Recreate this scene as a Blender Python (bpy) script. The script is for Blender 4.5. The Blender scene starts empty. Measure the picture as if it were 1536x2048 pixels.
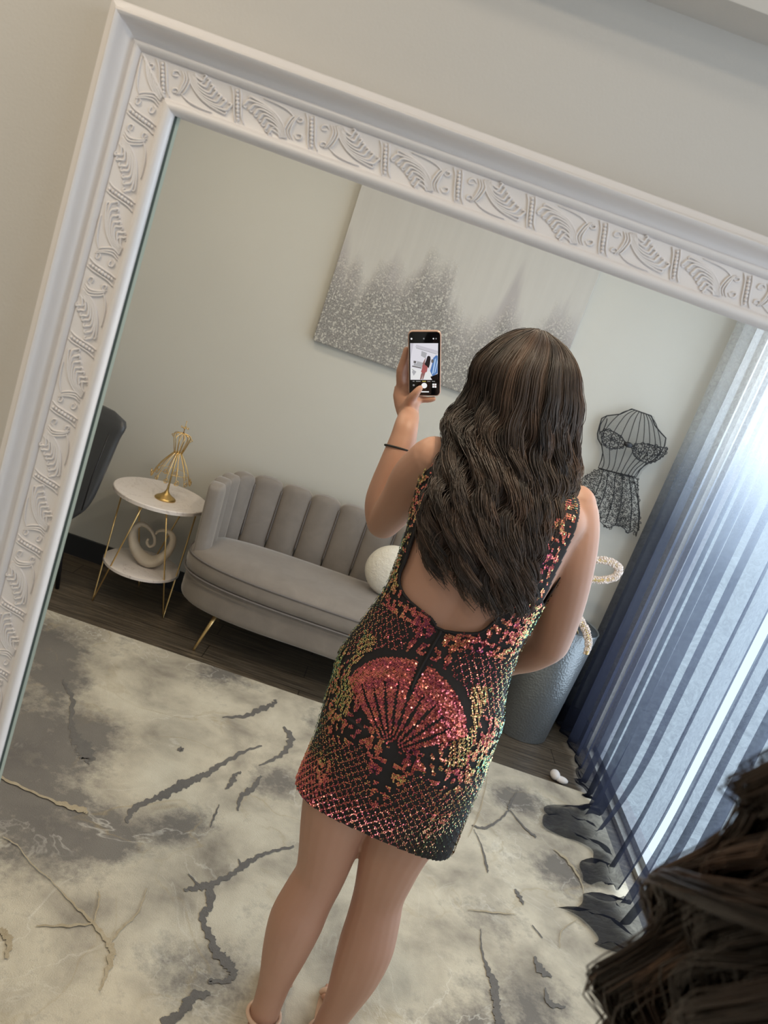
import bpy, math, random
import numpy as np
from mathutils import Vector, Matrix
random.seed(7); rng = np.random.default_rng(7)
PI = math.pi
S = bpy.context.scene
COL = S.collection

# ------------------------------------------------------------------ camera, world, light, exposure
HC = 1.6                                     # lens height
CX = Vector((0.9435203, 0.05086859, 0.32738636))
CD = Vector((0.33012697, -0.22794097, -0.91600169))
CF = Vector((0.02802905, 0.97234526, -0.23186003))
cam = bpy.data.cameras.new('camera'); co = bpy.data.objects.new('camera', cam); COL.objects.link(co)
M = Matrix.Identity(4)
for i in range(3):
    M[i][0] = CX[i]; M[i][1] = -CD[i]; M[i][2] = -CF[i]
M[2][3] = HC
co.matrix_world = M
cam.sensor_fit = 'VERTICAL'; cam.sensor_height = 32.0; cam.lens = 1500 / 2048 * 32
cam.clip_start = 0.02
cam.dof.use_dof = True; cam.dof.focus_distance = 1.6; cam.dof.aperture_fstop = 8.0
S.camera = co
S.view_settings.view_transform = 'Standard'; S.view_settings.look = 'None'
S.view_settings.exposure = -0.28; S.view_settings.gamma = 1.0; S.view_settings.use_curve_mapping = False
W = bpy.data.worlds.new('world'); S.world = W; W.use_nodes = True
W.node_tree.nodes['Background'].inputs[0].default_value = (0.70, 0.87, 1.0, 1)
W.node_tree.nodes['Background'].inputs[1].default_value = 1.5

def area(name, loc, rot, sx, sy, power, color, disk=False):
    l = bpy.data.lights.new(name, 'AREA'); l.energy = power; l.color = color
    l.shape = 'DISK' if disk else 'RECTANGLE'; l.size = sx
    if not disk: l.size_y = sy
    o = bpy.data.objects.new(name, l); COL.objects.link(o); o.location = loc; o.rotation_euler = rot
    return o
WARM = (1.0, 0.84, 0.62)
# daylight outside the two tall windows (one each side of the dividing wall)
area('daylight', (1.66, 2.1, 1.2), (0, math.radians(90), 0), 2.9, 3.0, 105, (0.84, 0.92, 1.0))
area('daylight', (1.95, -0.7, 1.3), (0, math.radians(90), 0), 2.4, 2.4, 46, (0.9, 0.94, 1.0))
# recessed ceiling lamps
for x, y, p in ((-0.95, 1.55, 10), (0.35, 1.15, 16), (-0.9, 2.7, 6.5), (0.35, 2.55, 6), (-1.0, 0.25, 9), (-0.45, -0.1, 6), (-0.4, -1.2, 6)):
    area('ceiling_lamp', (x, y, 2.57), (0, 0, 0), 0.16, 0, p, WARM, True)

# ------------------------------------------------------------------ helpers
def P(px, py, Y):                            # photo point at a distance Y from the lens plane along the room
    c = (px - 768.0, py - 1024.0, 1500.0)
    w = Vector((CX[0]*c[0] + CD[0]*c[1] + CF[0]*c[2], CX[1]*c[0] + CD[1]*c[1] + CF[1]*c[2], CX[2]*c[0] + CD[2]*c[1] + CF[2]*c[2]))
    w *= Y / w[1]; w[2] += HC
    return w
ORG = {}
def mat(name, color=(0.5, 0.5, 0.5), rough=0.5, metal=0.0, **k):
    m = bpy.data.materials.new(name); m.use_nodes = True
    b = m.node_tree.nodes['Principled BSDF']
    b.inputs['Base Color'].default_value = (*color, 1); b.inputs['Roughness'].default_value = rough; b.inputs['Metallic'].default_value = metal
    for kk, v in k.items(): b.inputs[kk.replace('_', ' ')].default_value = v
    return m
class N:                                     # tiny node builder
    def __init__(s, m): s.m = m; s.t = m.node_tree; s.b = s.t.nodes.get('Principled BSDF')
    def n(s, typ, ins=None, **k):
        x = s.t.nodes.new(typ)
        for a, v in k.items(): setattr(x, a, v)
        if ins:
            for a, v in ins.items():
                if isinstance(v, bpy.types.NodeSocket): s.t.links.new(v, x.inputs[a])
                else: x.inputs[a].default_value = v
        return x
    def l(s, a, b): s.t.links.new(a, b)
    def co(s, scale=(1, 1, 1), loc=(0, 0, 0), rot=(0, 0, 0)):
        c = s.n('ShaderNodeTexCoord')
        mp = s.n('ShaderNodeMapping', {'Vector': c.outputs['Object'], 'Scale': scale, 'Location': loc, 'Rotation': rot})
        return mp.outputs[0]
    def noise(s, vec, scale, detail=4, rough=0.5, dist=0.0):
        return s.n('ShaderNodeTexNoise', {'Vector': vec, 'Scale': scale, 'Detail': detail, 'Roughness': rough, 'Distortion': dist}).outputs['Fac']
    def ramp(s, fac, stops, interp='LINEAR'):
        r = s.n('ShaderNodeValToRGB', {'Fac': fac}); r.color_ramp.interpolation = interp
        e = r.color_ramp.elements
        while len(e) > len(stops): e.remove(e[-1])
        while len(e) < len(stops): e.new(0.5)
        for i, (p, c) in enumerate(stops): e[i].position = p; e[i].color = (*c, 1) if len(c) == 3 else c
        return r.outputs['Color']
    def g(s, a, b): return s.ramp(a, ((b[0], (0, 0, 0)), (b[1], (1, 1, 1))) if b[0] < b[1] else ((b[1], (1, 1, 1)), (b[0], (0, 0, 0))))
    def mix(s, f, a, b, mode='MIX'):
        x = s.n('ShaderNodeMix', data_type='RGBA', blend_type=mode)
        for sock, v in ((x.inputs[0], f), (x.inputs[6], a), (x.inputs[7], b)):
            if isinstance(v, bpy.types.NodeSocket): s.l(v, sock)
            else: sock.default_value = v if not isinstance(v, tuple) or len(v) == 4 else (*v, 1)
        return x.outputs[2]
    def math(s, op, a, b=0.0, c=0.0):
        x = s.n('ShaderNodeMath', operation=op)
        for i, v in enumerate((a, b, c)):
            if isinstance(v, bpy.types.NodeSocket): s.l(v, x.inputs[i])
            else: x.inputs[i].default_value = v
        return x.outputs[0]
    def bump(s, h, strength=0.3, dist=0.01):
        x = s.n('ShaderNodeBump', {'Height': h, 'Strength': strength, 'Distance': dist}); s.l(x.outputs[0], s.b.inputs['Normal'])

class MB:
    def __init__(s): s.v = []; s.f = []; s.mi = []; s.cur = 0
    def add(s, vs, fs):
        o = len(s.v); s.v += [tuple(v) for v in vs]; s.f += [tuple(i + o for i in f) for f in fs]; s.mi += [s.cur] * len(fs); return s
    def box(s, a, b, bev=0.0, M=None):
        x0, y0, z0 = a; x1, y1, z1 = b
        if bev <= 0:
            vs = [(x, y, z) for z in (z0, z1) for x, y in ((x0, y0), (x1, y0), (x1, y1), (x0, y1))]
            fs = [(3, 2, 1, 0), (4, 5, 6, 7), (0, 1, 5, 4), (1, 2, 6, 5), (2, 3, 7, 6), (3, 0, 4, 7)]
        else:
            rings = []
            for z, i in ((z0, bev), (z0 + bev, 0), (z1 - bev, 0), (z1, bev)):
                r = []
                for cx, cy, q in ((x1, y1, 0), (x0, y1, 1), (x0, y0, 2), (x1, y0, 3)):
                    for k in range(4):
                        t = (q + k / 3) * PI / 2; rr = bev
                        ccx = cx - bev if cx == x1 else cx + bev; ccy = cy - bev if cy == y1 else cy + bev
                        r.append((ccx + (rr - i) * math.cos(t), ccy + (rr - i) * math.sin(t), z))
                rings.append(r)
            vs = [p for r in rings for p in r]; n = len(rings[0]); fs = [tuple(range(n))[::-1], tuple(range(3 * n, 4 * n))]
            for j in range(3):
                for k in range(n): fs.append((j*n + k, j*n + (k+1) % n, (j+1)*n + (k+1) % n, (j+1)*n + k))
        if M is not None: vs = [M @ Vector(v) for v in vs]
        return s.add(vs, fs)
    def rings(s, rs, caps=True, closed=False):
        n = len(rs[0]); vs = [p for r in rs for p in r]; fs = []
        m = len(rs)
        for j in range(m if closed else m - 1):
            j2 = (j + 1) % m
            for k in range(n): fs.append((j*n + k, j*n + (k+1) % n, j2*n + (k+1) % n, j2*n + k))
        if caps and not closed: fs += [tuple(range(n))[::-1], tuple(range((m-1)*n, m*n))]
        return s.add(vs, fs)
    def tube(s, pts, r, n=8, closed=False, flat=1.0, up=None, caps=True):
        pts = [Vector(p) for p in pts]; m = len(pts)
        if not hasattr(r, '__len__'): r = [r] * m
        rs = []; prev = None
        for i, p in enumerate(pts):
            a = pts[(i-1) % m] if (closed or i > 0) else p; b = pts[(i+1) % m] if (closed or i < m-1) else p
            t = (b - a)
            t = t.normalized() if t.length > 1e-9 else Vector((0, 0, 1))
            if up is not None: u = Vector(up)
            elif prev is None: u = Vector((0, 0, 1)) if abs(t.z) < 0.9 else Vector((1, 0, 0))
            else: u = prev
            u = (u - t * u.dot(t)); u = u.normalized() if u.length > 1e-6 else t.orthogonal().normalized(); prev = u
            w = t.cross(u)
            rs.append([p + (u * math.cos(2*PI*k/n) * flat + w * math.sin(2*PI*k/n)) * r[i] for k in range(n)])
        return s.rings(rs, caps, closed)
    def ball(s, c, r, n=12, m=8, M=None):
        c = Vector(c); r = (r, r, r) if not hasattr(r, '__len__') else r
        vs = [(0, 0, -1)] + [(math.sin(PI*j/m)*math.cos(2*PI*k/n), math.sin(PI*j/m)*math.sin(2*PI*k/n), -math.cos(PI*j/m)) for j in range(1, m) for k in range(n)] + [(0, 0, 1)]
        fs = []
        for k in range(n):
            k2 = (k+1) % n; fs.append((0, 1 + k2, 1 + k)); fs.append((len(vs)-1, 1 + (m-2)*n + k, 1 + (m-2)*n + k2))
            for j in range(m-2): fs.append((1 + j*n + k, 1 + j*n + k2, 1 + (j+1)*n + k2, 1 + (j+1)*n + k))
        out = [Vector((v[0]*r[0], v[1]*r[1], v[2]*r[2])) for v in vs]
        if M is not None: out = [M @ v for v in out]
        return s.add([c + v for v in out], fs)
    def lathe(s, prof, c=(0, 0, 0), n=32):
        c = Vector(c)
        return s.rings([[c + Vector((r*math.cos(2*PI*k/n), r*math.sin(2*PI*k/n), z)) for k in range(n)] for r, z in prof])
    def prism(s, outline, z0, z1, bev=0.0, steps=3):
        """vertical-sided slab over a plan outline with rounded rims"""
        cx = sum(p[0] for p in outline)/len(outline); cy = sum(p[1] for p in outline)/len(outline)
        rs = []
        def ring(inset, z):
            r = []
            for x, y in outline:
                d = math.hypot(x-cx, y-cy) or 1; f = 1 - inset/d; r.append((cx + (x-cx)*f, cy + (y-cy)*f, z))
            return r
        if bev > 0:
            for k in range(steps + 1):
                t = PI/2*k/steps; rs.append(ring(bev*(1-math.sin(t)), z0 + bev*(1-math.cos(t))))
            for k in range(steps + 1):
                t = PI/2*k/steps; rs.append(ring(bev*(1-math.cos(t)), z1 - bev*(1-math.sin(t))))
        else: rs = [ring(0, z0), ring(0, z1)]
        return s.rings(rs)
    def build(s, name, m, parent=None, smooth=True, org=None, auto=None):
        me = bpy.data.meshes.new(name)
        o = bpy.data.objects.new(name, me); COL.objects.link(o)
        if parent is not None: base = ORG[parent]; ORG[o] = base
        else: base = Vector(org or (0, 0, 0)); o.location = base; ORG[o] = base
        me.from_pydata([(v[0]-base[0], v[1]-base[1], v[2]-base[2]) for v in s.v], [], s.f)
        for mm in (m if isinstance(m, (list, tuple)) else [m]): me.materials.append(mm)
        me.polygons.foreach_set('use_smooth', [smooth]*len(s.f)); me.polygons.foreach_set('material_index', s.mi)
        me.update()
        if auto: 
            try: me.set_sharp_from_angle(angle=math.radians(auto))
            except Exception: pass
        if parent is not None: o.parent = parent
        return o
def thing(name, label, cat, loc, group=None):
    o = bpy.data.objects.new(name, None); COL.objects.link(o); o.location = loc; ORG[o] = Vector(loc)
    o.empty_display_size = 0.1; return tag(o, label, cat, group)
def tag(o, label, cat, group=None):
    o['label'] = label; o['category'] = cat
    if group: o['group'] = group
    return o
def struct(o): o['kind'] = 'structure'; return o
def cr(knots):                               # smooth 1-D interpolation through (t, value...) knots
    K = sorted(knots); T = [k[0] for k in K]
    def f(t):
        if t <= T[0]: return K[0][1] if len(K[0]) == 2 else list(K[0][1:])
        if t >= T[-1]: return K[-1][1] if len(K[0]) == 2 else list(K[-1][1:])
        i = max(j for j in range(len(T)) if T[j] <= t); out = []
        for c in range(1, len(K[0])):
            h = T[i+1]-T[i]; u = (t-T[i])/h
            m0 = (K[i+1][c]-K[max(i-1, 0)][c])/(T[i+1]-T[max(i-1, 0)]); j = min(i+2, len(T)-1); m1 = (K[j][c]-K[i][c])/(T[j]-T[i])
            out.append((2*u**3-3*u*u+1)*K[i][c] + (u**3-2*u*u+u)*h*m0 + (3*u*u-2*u**3)*K[i+1][c] + (u**3-u*u)*h*m1)
        return out[0] if len(out) == 1 else out
    return f
def curve(pts, n=12):                        # Catmull-Rom through 3-D points
    pts = [Vector(p) for p in pts]; out = []
    for i in range(len(pts)-1):
        p0 = pts[max(i-1, 0)]; p1 = pts[i]; p2 = pts[i+1]; p3 = pts[min(i+2, len(pts)-1)]
        for k in range(n):
            t = k/n
            out.append(0.5*((2*p1) + (p2-p0)*t + (2*p0-5*p1+4*p2-p3)*t*t + (3*p1-p0-3*p2+p3)*t**3))
    return out + [pts[-1]]

# ------------------------------------------------------------------ materials
def wall_mat(name, col):
    m = mat(name, col, 0.75); q = N(m); v = q.co()
    q.l(q.mix(q.noise(v, 3, 3), tuple(c*0.97 for c in col), tuple(min(1, c*1.03) for c in col)), q.b.inputs['Base Color'])
    q.bump(q.noise(v, 260, 3), 0.12, 0.002); return m
m_wall = wall_mat('painted_wall', (0.54, 0.53, 0.48)); m_wall_near = wall_mat('painted_wall_near', (0.60, 0.575, 0.54)); m_ceil = wall_mat('painted_ceiling', (0.72, 0.70, 0.67))
m_base = mat('dark_baseboard', (0.022, 0.024, 0.028), 0.45)
m_frame = mat('white_frame_paint', (0.80, 0.765, 0.76), 0.38); q = N(m_frame); v = q.co(); q.bump(q.noise(v, 420, 3), 0.06, 0.001)
m_gold = mat('brushed_gold', (0.78, 0.55, 0.24), 0.28, 1.0)
m_antique = mat('antique_gold', (0.62, 0.43, 0.17), 0.35, 1.0); q = N(m_antique); q.bump(q.noise(q.co(), 90, 3), 0.4, 0.003)
m_black = mat('black_enamel', (0.008, 0.008, 0.01), 0.4)
m_leather = mat('dark_grey_leather', (0.05, 0.052, 0.056), 0.42); q = N(m_leather); q.bump(q.noise(q.co(), 120, 3), 0.12, 0.002)
# wood floor: boards along x
m_floor = mat('dark_wood_floor', (0.1, 0.07, 0.05), 0.42); q = N(m_floor)
tc = q.n('ShaderNodeTexCoord').outputs['Object']
br = q.n('ShaderNodeTexBrick', {'Vector': tc, 'Color1': (0.2, 0.2, 0.2, 1), 'Color2': (0.8, 0.8, 0.8, 1), 'Mortar': (0, 0, 0, 1), 'Scale': 1.0, 'Mortar Size': 0.0022, 'Brick Width': 1.22, 'Row Height': 0.125, 'Bias': 0.0})
br.offset = 0.37
gr = q.noise(q.co((2.2, 34, 1)), 2.2, 7, 0.62, 0.6)
c1 = q.ramp(gr, ((0.28, (0.035, 0.027, 0.019)), (0.50, (0.10, 0.078, 0.054)), (0.72, (0.22, 0.175, 0.125))))
c2 = q.mix(q.math('MULTIPLY', br.outputs['Color'], 0.55), c1, (0.05, 0.043, 0.034), 'MIX')
c3 = q.mix(q.math('MULTIPLY', br.outputs['Fac'], 0.85), c2, (0.006, 0.005, 0.004))
q.l(c3, q.b.inputs['Base Color']); q.bump(gr, 0.12, 0.003)
# rug
m_rug = mat('marbled_rug', (0.6, 0.57, 0.5), 0.95); q = N(m_rug); m_rug.node_tree.nodes['Principled BSDF'].inputs['Specular IOR Level'].default_value = 0.1
at_ = q.n('ShaderNodeAttribute', attribute_name='patch').outputs['Fac']; v = q.co()
n1 = q.noise(v, 4.6, 5, 0.58, 0.25); n2 = q.noise(v, 2.1, 6, 0.6, 0.5); n3 = q.noise(v, 26, 5, 0.7)
base = q.ramp(n1, ((0.28, (0.25, 0.225, 0.185)), (0.42, (0.42, 0.38, 0.305)), (0.55, (0.56, 0.51, 0.405)), (0.72, (0.67, 0.62, 0.50))))
dk = q.math('ADD', q.math('MULTIPLY', at_, 1.35), q.math('MULTIPLY', q.math('SUBTRACT', n1, 0.5), 2.6)); dk = q.math('ADD', dk, q.math('MULTIPLY', q.math('SUBTRACT', n3, 0.5), 1.5))
f1 = q.math('MULTIPLY', q.g(dk, (0.22, 1.15)), 0.86)
b2 = q.mix(f1, base, (0.135, 0.125, 0.118))
gl = q.math('MULTIPLY', q.g(q.math('ABSOLUTE', q.math('SUBTRACT', q.noise(v, 1.9, 4, 0.5, 0.8), 0.47)), (0.012, 0.0)), q.g(n2, (0.42, 0.6)))
b3 = q.mix(q.math('MULTIPLY', gl, 0.40), b2, (0.36, 0.28, 0.15))
hl = q.math('MULTIPLY', q.math('MULTIPLY', q.g(q.math('ABSOLUTE', q.math('SUBTRACT', q.noise(v, 2.6, 5, 0.6, 0.9), 0.5)), (0.012, 0.0)), q.g(n2, (0.45, 0.62))), 0.45)
b4 = q.mix(hl, b3, (0.74, 0.71, 0.63))
q.l(b4, q.b.inputs['Base Color']); q.bump(q.noise(v, 330, 2), 0.5, 0.004)
def rugline(name, c1, c2):
    m = mat(name, c1, 0.95); q = N(m); v = q.co(); m.node_tree.nodes['Principled BSDF'].inputs['Specular IOR Level'].default_value = 0.1
    q.l(q.mix(q.noise(v, 45, 4, 0.7), c1, c2), q.b.inputs['Base Color']); q.bump(q.noise(v, 330, 2), 0.5, 0.004); return m
m_vein = rugline('rug_grey_vein', (0.12, 0.112, 0.105), (0.19, 0.18, 0.165)); m_veing = rugline('rug_gold_vein', (0.30, 0.235, 0.14), (0.50, 0.44, 0.33))
# velvet
m_velvet = mat('grey_velvet', (0.235, 0.215, 0.20), 0.85); q = N(m_velvet); v = q.co()
q.l(q.mix(q.noise(v, 9, 5, 0.6, 0.6), (0.170, 0.147, 0.130), (0.280, 0.247, 0.215)), q.b.inputs['Base Color'])
q.b.inputs['Sheen Weight'].default_value = 0.6; q.b.inputs['Sheen Roughness'].default_value = 0.4; q.b.inputs['Sheen Tint'].default_value = (0.9, 0.86, 0.82, 1); q.bump(q.noise(v, 300, 2), 0.15, 0.002)
m_pipe = mat('velvet_piping', (0.16, 0.145, 0.14), 0.8)
m_pillow = mat('cream_boucle', (0.80, 0.76, 0.66), 0.95); q = N(m_pillow); v = q.co(); q.bump(q.noise(v, 45, 5, 0.7), 0.9, 0.012)
m_marble = mat('white_marble', (0.8, 0.74, 0.70), 0.3); q = N(m_marble); v = q.co()
q.l(q.mix(q.g(q.math('ABSOLUTE', q.math('SUBTRACT', q.noise(v, 5, 5, 0.6, 1.5), 0.5)), (0.010, 0.0)), (0.78, 0.72, 0.68), (0.60, 0.53, 0.49)), q.b.inputs['Base Color'])
m_stone = mat('carved_stone', (0.55, 0.48, 0.38), 0.8); q = N(m_stone); v = q.co()
q.l(q.mix(q.noise(v, 14, 5, 0.6), (0.42, 0.36, 0.29), (0.64, 0.57, 0.46)), q.b.inputs['Base Color']); q.bump(q.noise(v, 60, 4), 0.25, 0.004)
# bin
m_bin = mat('hammered_metal', (0.33, 0.36, 0.38), 0.36, 0.75); q = N(m_bin)
vo = q.n('ShaderNodeTexVoronoi', {'Vector': q.co((1, 1, 1)), 'Scale': 110.0}); q.bump(vo.outputs['Distance'], 0.35, 0.004)
m_bin_in = mat('bin_liner', (0.07, 0.075, 0.08), 0.4)
m_pearl = mat('pearl', (0.80, 0.68, 0.60), 0.18, 0.25)
# canvas
m_canvas = mat('glitter_painting', (0.6, 0.6, 0.56), 0.7); q = N(m_canvas); tc = q.n('ShaderNodeTexCoord').outputs['Object']
sx = q.n('ShaderNodeSeparateXYZ', {'Vector': tc}); X = sx.outputs[0]; Z = sx.outputs[2]
nv = q.noise(q.co((5.2, 1, 0.25)), 1.0, 5, 0.6, 0.3); nh = q.noise(q.co((3.4, 1, 0.0), (1.7, 0, 0)), 1.0, 3, 0.55)
hgt = q.math('ADD', q.math('MULTIPLY', q.math('SUBTRACT', nh, 0.45), 1.0), 0.38)
lowf = q.math('SUBTRACT', hgt, Z); edge = q.math('ADD', lowf, q.math('MULTIPLY', q.math('SUBTRACT', q.noise(tc, 11, 6, 0.7), 0.5), 0.22))
f_g = q.g(edge, (-0.10, 0.22)); streak = q.math('MULTIPLY', q.g(q.math('ADD', lowf, q.math('MULTIPLY', q.math('SUBTRACT', nv, 0.5), 0.7)), (-0.22, 0.12)), 0.6)
bg = q.mix(q.noise(q.co((30, 1, 2)), 1.0, 4, 0.6), (0.46, 0.445, 0.41), (0.54, 0.525, 0.485))
bg = q.mix(streak, bg, (0.33, 0.30, 0.305))
gn = q.noise(tc, 150, 4, 0.75); gcol = q.ramp(gn, ((0.30, (0.12, 0.11, 0.10)), (0.5, (0.36, 0.34, 0.31)), (0.66, (0.62, 0.59, 0.53))))
vv = q.n('ShaderNodeTexVoronoi', {'Vector': tc, 'Scale': 150.0}); spark = q.math('MULTIPLY', q.math('GREATER_THAN', q.n('ShaderNodeSeparateColor', {'Color': vv.outputs['Color']}).outputs[0], 0.80), f_g)
c = q.mix(q.math('MULTIPLY', f_g, 0.9), bg, gcol); c = q.mix(q.math('MULTIPLY', spark, 0.8), c, (0.86, 0.83, 0.74)); q.l(c, q.b.inputs['Base Color'])
q.l(q.math('MULTIPLY', spark, 0.5), q.b.inputs['Metallic']); q.l(q.ramp(f_g, ((0, (0.8, 0.8, 0.8)), (1, (0.42, 0.42, 0.42)))), q.b.inputs['Roughness'])
q.bump(q.math('MULTIPLY', gn, f_g), 0.9, 0.012)
m_canvas_side = mat('canvas_side', (0.42, 0.43, 0.44), 0.8)
# sheer curtain
m_curt = bpy.data.materials.new('sheer_ombre_curtain'); m_curt.use_nodes = True; q = N(m_curt); q.t.nodes.remove(q.b)
out = q.t.nodes['Material Output']; tc = q.n('ShaderNodeTexCoord').outputs['Object']; sz = q.n('ShaderNodeSeparateXYZ', {'Vector': tc}).outputs[2]
zf = q.math('ADD', sz, q.math('MULTIPLY', q.math('SUBTRACT', q.noise(q.co((1, 3, 0.4)), 1.5, 2), 0.5), 0.18))
ccol = q.ramp(q.math('DIVIDE', zf, 2.4), ((0.0, (0.020, 0.023, 0.038)), (0.25, (0.050, 0.056, 0.088)), (0.48, (0.105, 0.122, 0.17)), (0.58, (0.30, 0.34, 0.41)), (0.68, (0.68, 0.72, 0.76)), (0.8, (0.84, 0.85, 0.86))))
moire = q.noise(q.co((1, 60, 34)), 1.0, 4, 0.75, 1.5)
al = q.ramp(q.math('DIVIDE', zf, 2.4), ((0.0, (0.72,)*3), (0.10, (0.58,)*3), (0.5, (0.48,)*3), (0.8, (0.40,)*3)))
al = q.math('ADD', al, q.math('MULTIPLY', q.math('SUBTRACT', moire, 0.5), -0.55))
df = q.n('ShaderNodeBsdfDiffuse', {'Color': ccol}); tl = q.n('ShaderNodeBsdfTranslucent', {'Color': ccol}); tr = q.n('ShaderNodeBsdfTransparent', {'Color': (0.96, 0.98, 1, 1)})
s1 = q.n('ShaderNodeMixShader', {0: 0.5}); q.l(df.outputs[0], s1.inputs[1]); q.l(tl.outputs[0], s1.inputs[2])
s2 = q.n('ShaderNodeMixShader'); q.l(al, s2.inputs[0]); q.l(tr.outputs[0], s2.inputs[1]); q.l(s1.outputs[0], s2.inputs[2]); q.l(s2.outputs[0], out.inputs[0])
# person
m_skin = mat('skin', (0.56, 0.33, 0.235), 0.5); q = N(m_skin); v = q.co()
q.l(q.mix(q.noise(v, 7, 4, 0.6), (0.42, 0.225, 0.15), (0.50, 0.285, 0.20)), q.b.inputs['Base Color'])
q.b.inputs['Subsurface Weight'].default_value = 0.12; q.b.inputs['Subsurface Radius'].default_value = (0.012, 0.005, 0.003); q.b.inputs['Subsurface Scale'].default_value = 0.5; q.bump(q.noise(v, 500, 2), 0.05, 0.001)
m_hair = mat('brown_hair', (0.03, 0.02, 0.014), 0.42); q = N(m_hair)
tone = q.n('ShaderNodeAttribute', attribute_name='tone').outputs['Fac']
q.l(q.ramp(tone, ((0.0, (0.016, 0.0105, 0.008)), (0.40, (0.045, 0.028, 0.019)), (0.72, (0.12, 0.070, 0.046)), (1.0, (0.26, 0.165, 0.11)))), q.b.inputs['Base Color'])
q.b.inputs['Specular IOR Level'].default_value = 0.55
m_dress = mat('black_dress_fabric', (0.009, 0.007, 0.008), 0.75); q = N(m_dress); q.bump(q.noise(q.co(), 700, 2), 0.2, 0.001)
m_seq = mat('iridescent_sequins', (0.8, 0.2, 0.15), 0.20, 0.9); q = N(m_seq)
tint = q.n('ShaderNodeAttribute', attribute_name='tint').outputs['Fac']; fc = q.n('ShaderNodeLayerWeight', {'Blend': 0.5}).outputs['Facing']
fac = q.math('ADD', tint, q.math('MULTIPLY', q.math('POWER', fc, 1.5), 0.78))
q.l(q.ramp(fac, ((0.0, (0.24, 0.05, 0.13)), (0.16, (0.55, 0.12, 0.15)), (0.32, (0.85, 0.24, 0.18)), (0.46, (0.80, 0.40, 0.20)), (0.58, (0.80, 0.66, 0.26)), (0.70, (0.46, 0.66, 0.28)), (0.84, (0.16, 0.60, 0.46)), (1.0, (0.14, 0.32, 0.55)))), q.b.inputs['Base Color'])
m_rubber = mat('black_elastic', (0.01, 0.01, 0.01), 0.6)
m_nude = mat('nude_sandal_leather', (0.62, 0.42, 0.30), 0.4)
m_case = mat('rose_gold_phone_case', (0.50, 0.33, 0.26), 0.3, 0.2); m_glass = mat('black_phone_glass', (0.004, 0.004, 0.005), 0.08)
def emit(name, c, s=1.0):
    m = mat(name, (0, 0, 0), 0.3); b = m.node_tree.nodes['Principled BSDF']; b.inputs['Emission Color'].default_value = (*c, 1); b.inputs['Emission Strength'].default_value = s; return m

# ------------------------------------------------------------------ the room
WY, BY, RX, LX, CZ = 0.87, 3.58, 1.42, -2.6, 2.6
def plane(name, m, vs):
    return struct(MB().add(vs, [tuple(range(len(vs)))]).build(name, m, smooth=False))
struct(MB().box((LX-0.1, -2.3, -0.06), (RX+0.12, BY+0.1, 0)).build('floor', m_floor, smooth=False))
struct(MB().box((LX-0.1, -2.3, CZ), (RX+0.1, BY+0.1, CZ+0.06)).build('ceiling', m_ceil, smooth=False))
struct(MB().box((LX, BY, 0), (RX+0.1, BY+0.1, CZ)).build('wall_back', m_wall, smooth=False))
struct(MB().box((LX-0.1, -2.3, 0), (LX, BY+0.1, CZ)).build('wall_left', m_wall, smooth=False))
struct(MB().box((LX, -2.4, 0), (RX+0.1, -2.3, CZ)).build('wall_near', m_wall, smooth=False))
b = MB(); x0, x1, z0, z1 = -0.385, 0.735, 0.07, 1.775     # dividing wall, open behind the big mirror frame
b.box((LX, WY, 0), (x0, WY+0.03, CZ)).box((x1, WY, 0), (RX, WY+0.03, CZ)).box((x0, WY, 0), (x1, WY+0.03, z0)).box((x0, WY, z1), (x1, WY+0.03, CZ))
struct(b.build('wall_front', m_wall_near, smooth=False))
b = MB()
for ya, yb in ((1.0, 3.36), (-1.7, 0.3)): pass
b.box((RX, 3.36, 0), (RX+0.1, BY, CZ)).box((RX, 0.4, 0), (RX+0.1, 1.0, CZ)).box((RX, -2.3, 0), (RX+0.1, -1.7, CZ))
b.box((RX, 1.0, 2.35), (RX+0.1, 3.36, CZ)).box((RX, -1.7, 2.35), (RX+0.1, 0.4, CZ)).box((RX, 1.0, 0), (RX+0.1, 3.36, 0.02)).box((RX, -1.7, 0), (RX+0.1, 0.4, 0.09))
struct(b.build('wall_right', m_wall, smooth=False))
m_wf = mat('grey_window_frame', (0.30, 0.32, 0.35), 0.4)
for i, (ya, yb) in enumerate(((1.0, 3.36), (-1.7, 0.4))):
    b = MB()
    for y in (ya, yb-0.05): b.box((RX+0.03, y, 0.02), (RX+0.08, y+0.05, 2.35))
    b.box((RX+0.03, ya, 0.02), (RX+0.08, yb, 0.05)).box((RX+0.03, ya, 2.29), (RX+0.08, yb, 2.35))
    struct(b.build('window_%d' % (i+1), m_wf, smooth=False))
b = MB().box((LX, BY-0.014, 0), (RX, BY, 0.105)); struct(b.build('baseboard_back', m_base, smooth=False))
b = MB().box((RX-0.014, 3.36, 0), (RX, BY-0.014, 0.105)); struct(b.build('baseboard_right', m_base, smooth=False))
b = MB().box((LX, WY-0.055, 1.985), (RX, WY, CZ)); struct(b.build('trim_1', m_wall_near, smooth=False))

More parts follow.
